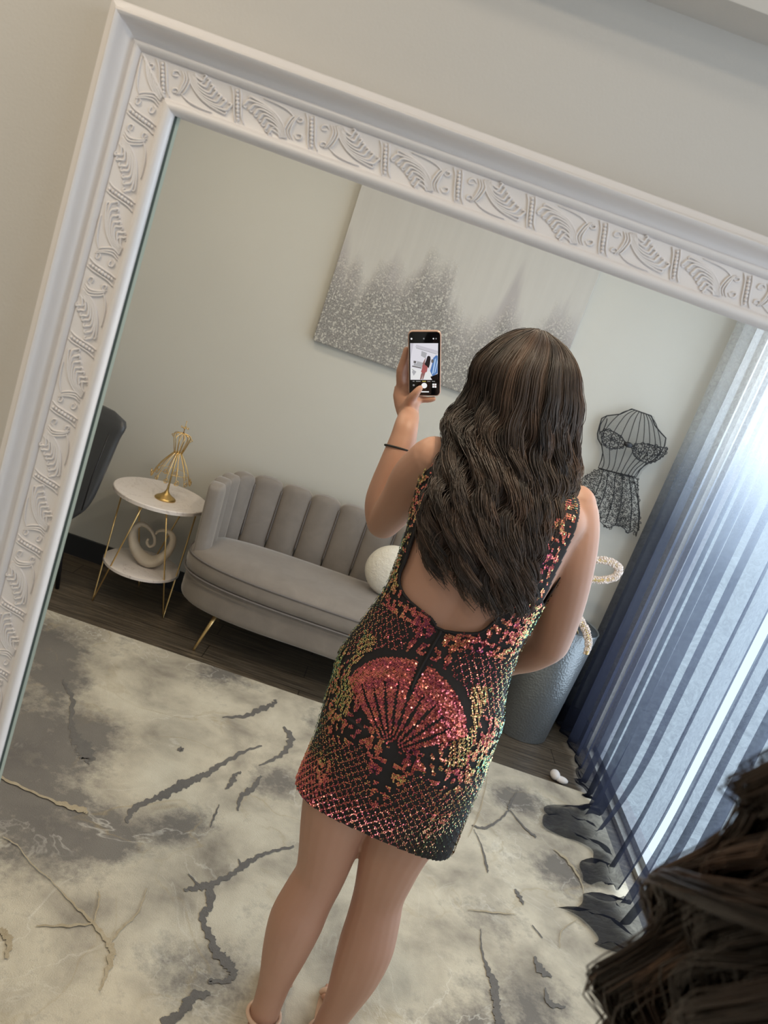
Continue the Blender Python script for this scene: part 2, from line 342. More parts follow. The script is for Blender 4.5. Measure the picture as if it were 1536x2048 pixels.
# ------------------------------------------------------------------ rug
PATCH = [(-1.0, 2.72, .16, 1.0), (-0.85, 2.5, .13, .9), (-1.0, 2.2, .2, .9), (-0.62, 2.25, .16, .8), (-0.75, 1.95, .22, 1.0), (-0.5, 1.75, .16, .8), (-0.95, 1.7, .2, .9), (-0.2, 1.95, .1, .8), (-0.35, 1.85, .1, .6),
         (0.05, 2.3, .14, .75), (0.15, 2.75, .12, .6), (-0.35, 2.9, .12, .7), (0.98, 2.7, .11, 1.0), (1.1, 2.35, .12, .85), (0.78, 2.0, .1, .5), (0.9, 1.75, .12, .8), (0.75, 1.5, .14, .9), (0.6, 2.5, .12, .3), (-0.5, 2.75, .1, .5), (0.02, 1.5, .12, .6), (-1.1, 1.4, .2, .8), (0.4, 1.25, .12, .6),
         (-0.55, 2.58, .17, -.9), (-0.25, 2.4, .15, -.8), (-0.3, 2.15, .12, -.7), (0.15, 2.1, .14, -.6), (-0.1, 1.7, .12, -.6), (0.3, 1.7, .15, -.5), (0.5, 2.2, .2, -.5), (-0.05, 2.65, .15, -.6)]
nx, ny = 150, 190; x0, x1, y0, y1 = -1.75, 1.36, -0.9, 2.935
vs = []; pat = []
for j in range(ny+1):
    for i in range(nx+1):
        x = x0 + (x1-x0)*i/nx; y = y0 + (y1-y0)*j/ny; vs.append((x, y, 0.011))
        pat.append(sum(a*math.exp(-((x-px)**2+(y-py)**2)/(s*s)) for px, py, s, a in PATCH) if y > 1.0 else 0.2)
fs = [(j*(nx+1)+i, j*(nx+1)+i+1, (j+1)*(nx+1)+i+1, (j+1)*(nx+1)+i) for j in range(ny) for i in range(nx)]
per = [i for i in range(nx+1)] + [j*(nx+1)+nx for j in range(1, ny+1)] + [ny*(nx+1)+i for i in range(nx-1, -1, -1)] + [j*(nx+1) for j in range(ny-1, 0, -1)]
o = len(vs); vs += [(vs[i][0], vs[i][1], 0.0) for i in per]; pat += [0.2]*len(per); m_ = len(per)
fs += [(per[k], o+k, o+(k+1) % m_, per[(k+1) % m_]) for k in range(m_)]
rb = MB(); rb.add(vs, fs)
ZL = [0.012]
def FL(px, py):
    Z = ZL[0]
    c = (px-768.0, py-1024.0, 1500.0)
    w = Vector((CX[0]*c[0]+CD[0]*c[1]+CF[0]*c[2], CX[1]*c[0]+CD[1]*c[1]+CF[1]*c[2], CX[2]*c[0]+CD[2]*c[1]+CF[2]*c[2]))
    k = (Z-HC)/w[2]; return Vector((w[0]*k, w[1]*k, Z))
z8 = lambda x, y: (x/1.641, 1350+y/1.641); z7 = lambda x, y: (936+x/2.56, 1350+y/2.56)
VEINS = [(z8, [(205, 15, 10), (220, 45, 12), (238, 80, 14), (235, 150, 16), (245, 200, 30), (272, 235, 60), (288, 272, 40), (280, 285, 8)]),
 (z8, [(415, 485, 10), (438, 440, 20), (500, 410, 16), (540, 392, 24), (610, 355, 28), (680, 325, 18), (730, 290, 18), (800, 252, 10), (860, 232, 5)]),
 (z8, [(730, 138, 5), (800, 135, 10), (850, 115, 18), (895, 97, 14), (905, 80, 8)]), (z8, [(740, 375, 4), (762, 350, 18), (768, 330, 12), (792, 318, 8)]), (z8, [(690, 500, 3), (704, 462, 7), (720, 425, 3)]),
 (z8, [(780, 445, 6), (790, 402, 14), (830, 370, 18), (856, 330, 8)]), (z8, [(850, 297, 3), (900, 275, 10), (940, 245, 16), (955, 205, 20), (930, 170, 8)]),
 (z8, [(965, 563, 8), (900, 576, 9), (850, 595, 12), (800, 625, 22), (760, 655, 14), (700, 683, 20), (650, 697, 22), (604, 705, 10)]), (z8, [(782, 603, 3), (795, 628, 10)]), (z8, [(618, 652, 3), (655, 692, 9)]),
 (z8, [(685, 685, 22), (693, 750, 26), (665, 798, 22), (690, 860, 24), (718, 918, 32), (752, 950, 34), (765, 985, 26), (738, 1005, 14), (690, 1003, 12), (700, 1015, 4)]),
 (z8, [(690, 1042, 12), (630, 1060, 36), (590, 1112, 26), (530, 1142, 36)]), (z8, [(582, 245, 4), (595, 243, 14), (600, 250, 3)]),
 (z7, [(250, 600, 4), (215, 660, 14), (203, 695, 10), (160, 740, 10), (85, 782, 12), (20, 768, 5)]), (z7, [(240, 1095, 6), (262, 1130, 20), (285, 1175, 6)]), (z7, [(65, 1300, 4), (70, 1400, 8), (95, 1490, 18), (128, 1570, 40), (145, 1650, 42), (150, 1720, 36), (160, 1787, 46)]),
 (z7, [(30, 790, 3), (68, 870, 6), (97, 980, 10), (101, 1012, 3)]), (z7, [(340, 1440, 10), (372, 1510, 40), (430, 1545, 10)]), (z7, [(328, 1280, 4), (382, 1345, 5)]), (z7, [(395, 1600, 6), (420, 1680, 26), (500, 1700, 8)]), (z7, [(215, 690, 4), (290, 780, 8), (350, 830, 12)])]
GVEINS = [(z8, [(0, 335, 10), (100, 380, 10), (200, 422, 14), (272, 442, 20), (285, 455, 6)]), (z8, [(160, 665, 4), (230, 740, 9), (300, 808, 12), (350, 870, 18), (368, 905, 26), (348, 985, 12), (328, 1035, 6)]),
 (z8, [(358, 880, 14), (400, 830, 8), (452, 780, 7), (482, 700, 5)]), (z8, [(120, 822, 5), (220, 822, 10), (312, 815, 6)]), (z8, [(0, 832, 22), (30, 870, 26), (20, 930, 12)]), (z8, [(308, 812, 5), (326, 735, 8), (322, 705, 3)]), (z8, [(60, 560, 3), (105, 620, 6), (160, 665, 4)]),
 (z8, [(10, 530, 4), (60, 560, 6)]), (z7, [(0, 1200, 3), (130, 1215, 10), (250, 1225, 3)]), (z7, [(440, 890, 6), (520, 960, 16), (580, 1060, 8), (600, 1150, 3)]), (z7, [(100, 520, 3), (60, 700, 6), (0, 830, 3)]), (z7, [(560, 1250, 4), (480, 1310, 8), (470, 1400, 4)])]
for lst, mi in ((VEINS, 1), (GVEINS, 2)):
    rb.cur = mi
    for zf_, pts in lst:
        ZL[0] += 0.00012
        c3 = curve([(*zf_(p[0], p[1]), p[2]/(1.641 if zf_ is z8 else 2.56)) for p in pts], 14); L = []; R = []
        ph = random.random()*9; w_a = w_b = 0
        for k, p in enumerate(c3):
            a = c3[max(k-1, 0)]; b_ = c3[min(k+1, len(c3)-1)]; d = Vector((b_[0]-a[0], b_[1]-a[1])); d = d.normalized() if d.length > 0 else Vector((1, 0)); nn = Vector((-d.y, d.x))
            w_a = 0.45*w_a + random.uniform(-.32, .32); w_b = 0.45*w_b + random.uniform(-.32, .32)
            hw = abs(p[2])*0.5; jx = math.sin(k*0.9+ph)*min(hw*.35, 1.5)
            if mi == 2 and hw < 4: hw *= 0.8
            L.append(FL(p[0]+nn.x*(hw*(1+w_a)+jx), p[1]+nn.y*(hw*(1+w_a)+jx))); R.append(FL(p[0]-nn.x*(hw*(1+w_b)-jx), p[1]-nn.y*(hw*(1+w_b)-jx)))
        n_ = len(L); rb.add(L+R, [(k, k+1, n_+k+1, n_+k) for k in range(n_-1)])
rug = rb.build('rug', [m_rug, m_vein, m_veing], smooth=False)
at2 = rug.data.attributes.new('patch', 'FLOAT', 'POINT'); pp = np.full(len(rug.data.vertices), 0.2, dtype=np.float32); pp[:len(pat)] = pat; at2.data.foreach_set('value', pp)
tag(rug, 'large cream and grey marbled area rug with cracked grey veins on the dark floor', 'rug')

# ------------------------------------------------------------------ big leaning mirror frame (local: a right, b up from inner left/top, c toward the room)
LEAN = math.radians(2.6); TOPZ, TOPY = 1.725, 0.842
AL, AR, BB = -0.319, 0.66, -1.60          # inner left x, inner right x, inner bottom below the top
def FW(a, b_, c): return Vector((a, TOPY + b_*math.sin(LEAN)*1.0 - c*math.cos(LEAN), TOPZ + b_*math.cos(LEAN) + c*math.sin(LEAN)*0.0 - c*math.sin(LEAN)*(-1)*0.0))
mir = thing('mirror', 'huge leaning mirror with a white carved frame against the beige wall', 'mirror', (0.17, 0.80, 0.0))
PROF = [(0.0, -0.004), (0.0, 0.006), (0.0015, 0.0115), (0.005, 0.0140), (0.0085, 0.0138), (0.0112, 0.0115), (0.0122, 0.0085), (0.0130, 0.0080), (0.0280, 0.0098), (0.0450, 0.0119), (0.0458, 0.0105), (0.0466, 0.0122), (0.0480, 0.0150),
        (0.0505, 0.0170), (0.0530, 0.0166), (0.0545, 0.0146), (0.0552, 0.0132), (0.0580, 0.0136), (0.0610, 0.0158), (0.0640, 0.0200), (0.0655, 0.0245), (0.0662, 0.0290), (0.0680, 0.0325), (0.0705, 0.0335), (0.0725, 0.0318), (0.0735, 0.0288), (0.0740, 0.0262), (0.0750, 0.0250), (0.0800, 0.0240), (0.0815, 0.0230), (0.0825, 0.0200), (0.0828, -0.012)]
def side(c0, c1, o0, o1):
    """mitred frame length from inner corner c0 to c1; o0/o1 outward directions of the mitres"""
    b = MB(); r0 = [FW(c0[0]+o0[0]*w, c0[1]+o0[1]*w, h) for w, h in PROF]; r1 = [FW(c1[0]+o1[0]*w, c1[1]+o1[1]*w, h) for w, h in PROF]
    n = len(PROF); vs = []; seg = 60
    for k in range(seg+1): vs += [r0[i].lerp(r1[i], k/seg) for i in range(n)]
    return b.add(vs, [(k*n+i, (k+1)*n+i, (k+1)*n+i+1, k*n+i+1) for k in range(seg) for i in range(n-1)])
def carve(b, fu, length, start):
    """carved acanthus scrolls: fu(u, v, h) -> point; v 0..0.037 across the flat band"""
    VB = 0.0375
    def tb(pts, r0, r1=None, n=5):
        pp_ = curve([Vector((p[0], p[1], 0)) for p in pts], 5); m_ = len(pp_); r1 = r0 if r1 is None else r1
        b.tube([fu(p.x, p.y*0.853, 0.0006) for p in pp_], [max(0.0003, (r0+(r1-r0)*math.sin(PI*(k+.4)/m_))) for k in range(m_)], n)
    def unit(u0, flip, leaves):
        s = -1 if flip else 1
        for sg in (1, -1):
            def m(x, y): return (u0 + sg*x, (VB/2 + sg*(y-VB/2)))
            tb([m(-0.0015, VB-0.0008), m(0.0012, VB*0.80), m(0.0038, VB*0.5), m(0.0066, VB*0.22), m(0.0105, 0.0015)], 0.0007, 0.0013)
            if leaves:
                # scroll curls beside the rope
                for cxx, cy, rr in ((0.0125, 0.0275, 0.0040), (0.0150, 0.0100, 0.0032)):
                    tb([m(cxx+rr*math.cos(t), cy+rr*math.sin(t)*1.0) if t < 4.6 else m(cxx+rr*0.45*math.cos(t), cy+rr*0.45*math.sin(t)) for t in (0.2, 1.3, 2.5, 3.6, 4.8, 6.0)], 0.0005, 0.0010)
                # near feather strokes, then long fronds sweeping away with curled tips
                for i, (x0_, x1_, cu) in enumerate(((0.0200, 0.0185, -.002), (0.0230, 0.0205, -.002), (0.0262, 0.0235, -.0015))):
                    tb([m(x0_-0.003, 0.0335), m(x0_+0.0012, 0.0265), m(x1_+0.0015, 0.0150), m(x1_+cu, 0.0065+0.001*i)], 0.0004, 0.00125)
                S_ = curve([(0.0235, 0.0345, 0), (0.0290, 0.0235, 0), (0.0400, 0.0135, 0), (0.0540, 0.0075, 0), (0.0690, 0.0050, 0)], 10)
                tb([m(q_.x, q_.y) for q_ in S_[::5]]+[m(0.0705, 0.0070), m(0.0690, 0.0080)], 0.0006, 0.0013)
                tb([m(0.0205, 0.0100), m(0.0300, 0.0045), m(0.0430, 0.0022), m(0.0560, 0.0018)], 0.0004, 0.0011)
                for i in range(7):                                  # long nested leaflets peeling off the stem, tips curled
                    te = 0.30+0.095*i; off = 0.0013*(6-i); g_ = lambda t: S_[min(len(S_)-1, int(round(t*(len(S_)-1))))]
                    pts_ = [(g_(te*f).x+off*0.75, min(0.0355, g_(te*f).y+off*0.8+0.0006)) for f in (0.0, 0.35, 0.7)]
                    e0 = g_(te); ex, ey = e0.x+0.0105, e0.y+0.0085+off*0.9; ey = min(ey, 0.0345)
                    tb([m(*q_) for q_ in pts_]+[m(e0.x+0.0055+off*0.5, e0.y+0.0030+off*0.85), m(ex, ey), m(ex+0.0014, ey+0.0024), m(ex-0.0010, ey+0.0036), m(ex-0.0024, ey+0.0020)], 0.0005, 0.0014)
                tb([m(0.029, 0.0350), m(0.031, 0.0300), m(0.036, 0.0270), m(0.041, 0.0300), m(0.040, 0.0325)], 0.0004, 0.0010)
        for k in range(8):
            t = (k+.5)/8; v = VB*(1-t)*0.88+VB*.06; x = -0.0042 + 0.0084*t
            b.ball(fu(u0+x, v*0.853, 0.0009), 0.0024*(1-abs(t-.5)*0.7), 8, 6)
    u = start; k = 0
    while u < length:
        unit(u, False, k % 2 == 0); u += 0.080; k += 1
m1 = MB(); corners = {'top': ((AL, 0), (AR, 0), (-1, 1), (1, 1)), 'left': ((AL, BB), (AL, 0), (-1, -1), (-1, 1)), 'right': ((AR, 0), (AR, BB), (1, 1), (1, -1)), 'bottom': ((AR, BB), (AL, BB), (1, -1), (-1, -1))}
sides = {}
for k_, (c0, c1, o0, o1) in corners.items():
    s_ = side(c0, c1, o0, o1).build('frame_side', m_frame, mir, auto=50); sides[k_] = s_
hb = lambda w: 0.0080 + (w-0.0130)*0.122
b = MB(); carve(b, lambda u, v, h: FW(max(AL-0.030+u, AL-0.0125-v), 0.0130+v, hb(0.0130+v)+h), AR-AL+0.04, 0.012); b.build('carved_relief', m_frame, sides['top'])
b = MB(); carve(b, lambda u, v, h: FW(AL-0.0130-v, min(0.03-u, 0.0125+v), hb(0.0130+v)+h), 1.3, 0.045); b.build('carved_relief', m_frame, sides['left'])
m_lip_refl = mat('painted_lip_reflection', (0.60, 0.72, 0.68), 0.15, 0.2); m_gap_refl = mat('painted_gap_reflection', (0.07, 0.10, 0.095), 0.6)  # reflection of the frame lip's back and its dark gap, painted as flat strips
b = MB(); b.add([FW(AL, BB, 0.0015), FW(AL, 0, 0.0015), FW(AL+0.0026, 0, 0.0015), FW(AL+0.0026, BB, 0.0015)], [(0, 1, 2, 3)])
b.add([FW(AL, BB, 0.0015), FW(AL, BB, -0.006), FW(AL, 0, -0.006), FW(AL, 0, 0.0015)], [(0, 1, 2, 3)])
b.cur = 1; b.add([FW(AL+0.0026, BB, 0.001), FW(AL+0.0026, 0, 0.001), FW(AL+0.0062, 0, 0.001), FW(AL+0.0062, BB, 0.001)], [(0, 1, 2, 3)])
b.build('painted_edge_reflection', [m_gap_refl, m_lip_refl], mir, smooth=False)

# ------------------------------------------------------------------ painting
cv = MB(); cv.box((-0.478, 3.545, 1.416), (0.652, 3.579, 2.176), 0.003)
cvo = cv.build('canvas_painting', m_canvas, org=(0.0, 3.579, 1.416), smooth=False)
tag(cvo, 'wide grey and cream canvas with silver glitter hanging above the sofa', 'painting')

# ------------------------------------------------------------------ sofa
SX0, SX1 = -0.66, 0.60; SCX = (SX0+SX1)/2
sofa = thing('sofa', 'grey velvet loveseat with scalloped channel back and gold legs', 'sofa', (SCX, 3.25, 0))
def plan(cx, cy, a, bf, bb, ef, n=64):
    out = []
    for k in range(n):
        t = 2*PI*k/n; c, s_ = math.cos(t), math.sin(t)
        e = 2/ef; x = abs(c)**e*math.copysign(1, c)*a; y = abs(s_)**e*math.copysign(1, s_)*(bf if s_ < 0 else bb)
        out.append((cx+x, cy+y))
    return out
MB().prism(plan(SCX, 3.23, 0.632, 0.255, 0.20, 3.0), 0.19, 0.335, 0.035, 4).build('base', m_velvet, sofa)
pl = plan(SCX, 3.21, 0.640, 0.265, 0.2, 3.0)
b = MB(); rs = []
for inset, z in ((0.03, 0.335), (0.004, 0.345), (0.0, 0.375), (0.0, 0.405), (0.012, 0.428), (0.05, 0.446), (0.12, 0.455), (0.2, 0.458)):
    rs.append([(SCX+(x-SCX)*(1-inset/0.6), 3.21+(y-3.21)*(1-inset/0.26*0.95), z) for x, y in pl])
b.rings(rs); seat = b.build('seat_cushion', m_velvet, sofa)
for z, ins in ((0.415, 0.004), (0.338, 0.0)):
    MB().tube([(SCX+(x-SCX)*(1-ins/0.6)*1.002, 3.21+(y-3.21)*1.004, z) for x, y in pl], 0.0042, 6, closed=True).build('piping', m_pipe, seat)
path = curve([(-0.622, 3.075, 0), (-0.632, 3.18, 0), (-0.618, 3.33, 0), (-0.565, 3.45, 0), (-0.46, 3.50, 0), (-0.30, 3.512, 0), (SCX, 3.512, 0), (2*SCX+0.30, 3.512, 0), (2*SCX+0.46, 3.50, 0), (2*SCX+0.565, 3.45, 0), (2*SCX+0.618, 3.33, 0), (2*SCX+0.632, 3.18, 0), (2*SCX+0.622, 3.075, 0)], 24)
cum = [0]
for i in range(1, len(path)): cum.append(cum[-1]+(path[i]-path[i-1]).length)
def along(s_):
    s_ = min(max(s_, 0), cum[-1]-1e-6); i = max(j for j in range(len(cum)) if cum[j] <= s_); i = min(i, len(path)-2)
    t = (s_-cum[i])/(cum[i+1]-cum[i]); p = path[i].lerp(path[i+1], t); d = (path[i+1]-path[i]).normalized(); return p, d
L = cum[-1]
edges = [0, 0.10, 0.20, 0.305, 0.43]; mid = L-0.86; nb = round(mid/0.140)
edges = edges + [0.43+mid*k/nb for k in range(1, nb+1)] + [L-0.305, L-0.20, L-0.10, L]
back_h = lambda s_: 0.735 + 0.012*math.sin(PI*s_/L)
for i in range(len(edges)-1):
    e0, e1 = edges[i], edges[i+1]; w = (e1-e0)/2; c = (e0+e1)/2; b = MB(); rs = []
    H = 34; top = back_h(c); R = w*0.66
    for j in range(H+1):
        t = j/H; z = 0.36 + (top-0.36)*(1-(1-t)**1.5)
        k = max(0.0, (z-(top-R))/R); sh = max(0.0, 1-k**2.6)**(1/2.2); sh = max(sh, 0.03)
        ring = []
        for a in range(20):
            th = 2*PI*a/20; ca, sa = math.cos(th), math.sin(th)
            u = math.copysign(abs(ca)**0.42, ca)*w*1.03*sh; d = sa
            lean = (z-0.30)*0.12
            p, dr = along(c + u*(1-0.10*max(0, 0.74-z)/0.5)); nrm = Vector((dr.y, -dr.x, 0))   # towards the seat
            th_in = (0.024+0.020*(1-min(1, abs(u)/w)**2.2))*(0.45+0.55*sh) if d > 0 else 0.030*(0.4+0.6*sh)
            rp = Vector((p.x, p.y, 0)) + nrm*(math.copysign(abs(d)**0.35, d)*th_in) - nrm*(lean*0.35-0.02)
            ring.append((rp.x, rp.y, z))
        rs.append(ring)
    b.rings(rs); b.build('back_channel', m_velvet, sofa)
    if i:
        pts = []
        tp = min(back_h(e0)-0.045, 0.72)
        for j in range(14):
            z = 0.44+(tp-0.44)*j/13; p, dr = along(e0); nrm = Vector((dr.y, -dr.x, 0)); q3 = p + nrm*(0.0245) - nrm*((z-0.30)*0.12*0.35-0.02); pts.append((q3.x, q3.y, z))
        MB().tube(pts, 0.0034, 6).build('piping', m_pipe, sofa)
for sx, sy in ((-1, -1), (1, -1), (-1, 1), (1, 1)):
    tx, ty = SCX+sx*0.42, 3.23+sy*0.12+(-0.02 if sy < 0 else 0); fx, fy = SCX+sx*0.468, (3.037 if sy < 0 else 3.44)
    MB().tube([(tx, ty, 0.195), ((tx+fx)/2, (ty+fy)/2, 0.10), (fx, fy, 0.008), (fx, fy, 0.0)], [0.0105, 0.0085, 0.0058, 0.0058], 12).build('leg', m_gold, sofa)
b = MB(); b.ball((0.222, 3.235, 0.580), (0.128, 0.075, 0.122), 32, 20)
tag(b.build('pillow', m_pillow, org=(0.222, 3.265, 0.455)), 'round cream fluffy pillow on the grey velvet sofa', 'pillow')

# ------------------------------------------------------------------ side table with its ornaments
TX, TY = -0.885, 3.285
tb_ = thing('side_table', 'two tier round side table with marble tops and gold hairpin legs', 'table', (TX, TY, 0))
MB().lathe([(0.205, 0.532), (0.212, 0.534), (0.213, 0.549), (0.210, 0.552), (0.001, 0.552)], (TX, TY, 0), 56).build('tabletop', m_marble, tb_, auto=40)
MB().lathe([(0.168, 0.186), (0.174, 0.188), (0.174, 0.200), (0.171, 0.202), (0.001, 0.202)], (TX, TY, 0), 56).build('shelf', m_marble, tb_, auto=40)
for ang in (math.radians(221), math.radians(-19), math.radians(101)):
    foot = Vector((TX+0.185*math.cos(ang), TY+0.185*math.sin(ang), 0.004)); pts = []
    tops = [Vector((TX+0.176*math.cos(ang+s_*0.75), TY+0.176*math.sin(ang+s_*0.75), 0.532)) for s_ in (-1, 1)]
    pa = [tops[0], tops[0].lerp(foot, 0.5), tops[0].lerp(foot, 0.94)+Vector((0, 0, 0.004)), foot, tops[1].lerp(foot, 0.94)+Vector((0, 0, 0.004)), tops[1].lerp(foot, 0.5), tops[1]]
    MB().tube(pa, 0.0036, 8, up=(0.3, 0.2, 0.1)).build('leg', m_gold, tb_)
# gold wire dress form
GX, GY = -0.852, 3.235
gf = thing('wire_dress_form', 'small gold wire dress form figurine standing on the marble side table', 'figurine', (GX, GY, 0.552))
MB().lathe([(0.047, 0.552), (0.047, 0.557), (0.040, 0.563), (0.026, 0.571), (0.014, 0.581), (0.007, 0.592), (0.005, 0.602), (0.0035, 0.64), (0.0032, 0.78), (0.001, 0.781)], (GX, GY, 0), 28).build('base', m_antique, gf)
wz = 0.772
b = MB()
for k in range(12):
    t = 2*PI*k/12; c, s_ = math.cos(t), math.sin(t)
    b.tube(curve([(GX+0.018*c, GY+0.014*s_, wz), (GX+0.040*c, GY+0.034*s_, 0.742), (GX+0.066*c, GY+0.056*s_, 0.70), (GX+0.086*c, GY+0.075*s_, 0.648)], 6), 0.0019, 5)
    # curled hem
    x, y = GX+0.086*c, GY+0.075*s_
    b.tube([(x+0.013*math.sin(a)*(-s_)*(1-a/11)+0.004*c, y+0.013*math.sin(a)*c*(1-a/11), 0.655+0.013*math.cos(a)*(1-a/11)) for a in [j*0.6 for j in range(14)]], 0.0018, 5)
b.tube([(GX+0.072*math.cos(t), GY+0.062*math.sin(t), 0.685) for t in [2*PI*j/32 for j in range(32)]], 0.0012, 5, closed=True)
b.build('skirt', m_gold, gf)
b = MB()
for k in range(12):
    t = 2*PI*k/12; c, s_ = math.cos(t), math.sin(t); up_ = 0.014*abs(c)**2
    b.tube(curve([(GX+0.018*c, GY+0.014*s_, wz), (GX+0.026*c, GY+0.02*s_, 0.80), (GX+0.037*c, GY+0.028*s_, 0.832+up_), (GX+0.033*c, GY+0.020*s_, 0.846+up_), (GX+0.004*c, GY+0.004*s_, 0.866)], 6), 0.0018, 5)
for r, z in ((0.0185, 0.772), (0.0185, 0.776)): b.tube([(GX+r*math.cos(t), GY+r*0.8*math.sin(t), z) for t in [2*PI*j/24 for j in range(24)]], 0.0014, 5, closed=True)
for s_ in (-1, 1): b.tube([(GX+s_*(0.040+0.008*math.cos(a)*(1-a/9)), GY, 0.842+0.009*math.sin(a)*(1-a/9)) for a in [j*0.6 for j in range(13)]], 0.0018, 5)
b.build('bodice', m_gold, gf)
b = MB(); b.tube([(GX, GY, 0.866), (GX, GY, 0.90), (GX, GY, 0.918)], [0.0022, 0.0018, 0.001], 6); b.ball((GX, GY, 0.919), 0.003, 8, 6); b.ball((GX, GY, 0.888), 0.004, 8, 6)
for k in range(4):
    t = PI/2*k; c, s_ = math.cos(t), math.sin(t)
    b.tube([(GX+c*(0.014+0.011*math.cos(a)*(1-a/9)), GY+s_*(0.014+0.011*math.cos(a)*(1-a/9)), 0.893+0.010*math.sin(a)*(1-a/9)) for a in [3.1+j*0.55 for j in range(12)]], 0.0019, 5)
b.build('finial', m_gold, gf)
# stone heart ring on the lower shelf
hp = [(P(80+x/3.84, 950+y/3.84, 3.22), w) for x, y, w in ((800, 515, 9), (790, 545, 10), (812, 575, 11), (845, 560, 11), (850, 520, 11), (835, 470, 12), (800, 425, 15), (752, 398, 20), (702, 420, 27), (680, 480, 33), (690, 560, 38), (728, 630, 44), (780, 678, 50), (840, 692, 48), (910, 660, 40), (965, 600, 33), (992, 530, 27), (975, 472, 20), (925, 448, 15), (880, 455, 12), (858, 478, 9))]
cc = curve([p for p, w in hp], 6); ws = [cr([(i, w) for i, (p, w) in enumerate(hp)])(k/6) for k in range(len(cc))]
b = MB(); b.tube(cc, [w/3.84/1500*3.3*0.98 for w in ws], 14, up=(0, 1, 0), flat=1.0)
zmin = min(v[2] for v in b.v); b.v = [(v[0], 3.27+(v[1]-3.22)*1.5, v[2]-zmin+0.202) for v in b.v]
tag(b.build('heart_sculpture', m_stone, org=(-0.86, 3.27, 0.202)), 'beige stone open heart sculpture on the lower shelf of the side table', 'sculpture')

# ------------------------------------------------------------------ dark armchair at the mirror's left edge
ac = thing('armchair', 'dark grey leather armchair partly hidden by the mirror frame beside the side table', 'chair', (-1.42, 3.1, 0))
edge = cr([(0.34, -1.205), (0.44, -1.13), (0.6, -1.098), (0.77, -1.076), (0.835, -1.062), (0.862, -1.09), (0.876, -1.16)])
b = MB(); rs = []
for j in range(26):
    z = 0.34+(0.872-0.34)*(j/25); xr = edge(z); xl = -1.42-(xr+1.42); d = 0.05*min(1, math.sqrt(max(0.02, (0.876-z)/0.05))); ring = []
    for k in range(28):
        t = 2*PI*k/28; c, s_ = math.cos(t), math.sin(t)
        x = -1.42+math.copysign(abs(c)**0.5, c)*(xr+1.42); bow = 0.10*((x+1.42)/0.36)**2
        ring.append((x, 3.16-bow+math.copysign(abs(s_)**0.7, s_)*d+(z-0.34)*0.12, z))
    rs.append(ring)
b.rings(rs).build('backrest', m_leather, ac)
MB().prism(plan(-1.44, 2.93, 0.24, 0.25, 0.24, 4.0, 48), 0.33, 0.45, 0.03).build('seat', m_leather, ac)
for sx in (-1, 1):
    for yy in (2.78, 3.14): MB().tube([(-1.43+sx*0.20, yy, 0.34), (-1.43+sx*0.235, yy+(0.03 if yy > 3 else -0.02), 0.0 if yy > 3 else 0.012)], [0.016, 0.009], 10).build('leg', m_black, ac)
MB().tube([(edge(0.6)-0.025, 3.03, 0.45), (edge(0.6)-0.02, 3.035, 0.6), (edge(0.75)-0.02, 3.05, 0.80)], 0.003, 6).build('seam', m_black, ac)

# ------------------------------------------------------------------ black wire dress form on the back wall
bf = thing('wall_dress_form', 'black wire dress form with lace skirt hanging on the wall by the curtain', 'wall decor', (1.08, 3.57, 1.05))
YW = 3.55
zz = lambda x, y, dy=0: Vector((*P(1036+x/2.926, 700+y/2.926, YW)[:3],)) + Vector((0, dy, 0))
body = [(665, 345), (722, 365), (780, 385), (800, 440), (832, 480), (865, 515), (858, 560), (830, 610), (790, 645), (745, 670), (715, 700), (690, 745), (560, 715), (470, 690), (490, 640), (497, 600), (490, 560), (468, 520), (465, 490), (478, 440), (490, 400), (520, 385), (600, 375)]
b = MB(); b.tube([zz(x, y) for x, y in body], 0.0028, 6, closed=True)
b.tube(curve([zz(520, 387), zz(500, 410), zz(482, 440), zz(478, 480), zz(497, 470), zz(515, 430), zz(522, 400)], 5), 0.0022, 5)
# vertical cage wires, bulging into the room
for i in range(9):
    t = (i+0.5)/9
    p0 = Vector((665+115*t, 345+40*t, 0)); sh = Vector((495+370*t, 400+120*t, 0)); bu = Vector((470+375*t, 495+112*t, 0)); wa = Vector((488+240*t, 650+45*t, 0)); hi = Vector((472+216*t, 692+52*t, 0))
    bul = 0.075*math.sin(PI*t)
    pts = [zz(p0.x, p0.y), zz((p0.x*0.45+sh.x*0.55), (p0.y*0.45+sh.y*0.55), -bul*0.5), zz(bu.x, bu.y, -bul), zz(wa.x, wa.y, -bul*0.6), zz(hi.x, hi.y, -bul*0.7)]
    b.tube(curve(pts, 8), 0.0019, 5)
b.ball(zz(622, 542, -0.075), (0.022, 0.008, 0.013), 12, 8)
b.build('cage', m_black, bf)
def inside(x, y, poly):
    c = False; j = len(poly)-1
    for i in range(len(poly)):
        if (poly[i][1] > y) != (poly[j][1] > y) and x < (poly[j][0]-poly[i][0])*(y-poly[i][1])/(poly[j][1]-poly[i][1])+poly[i][0]: c = not c
        j = i
    return c
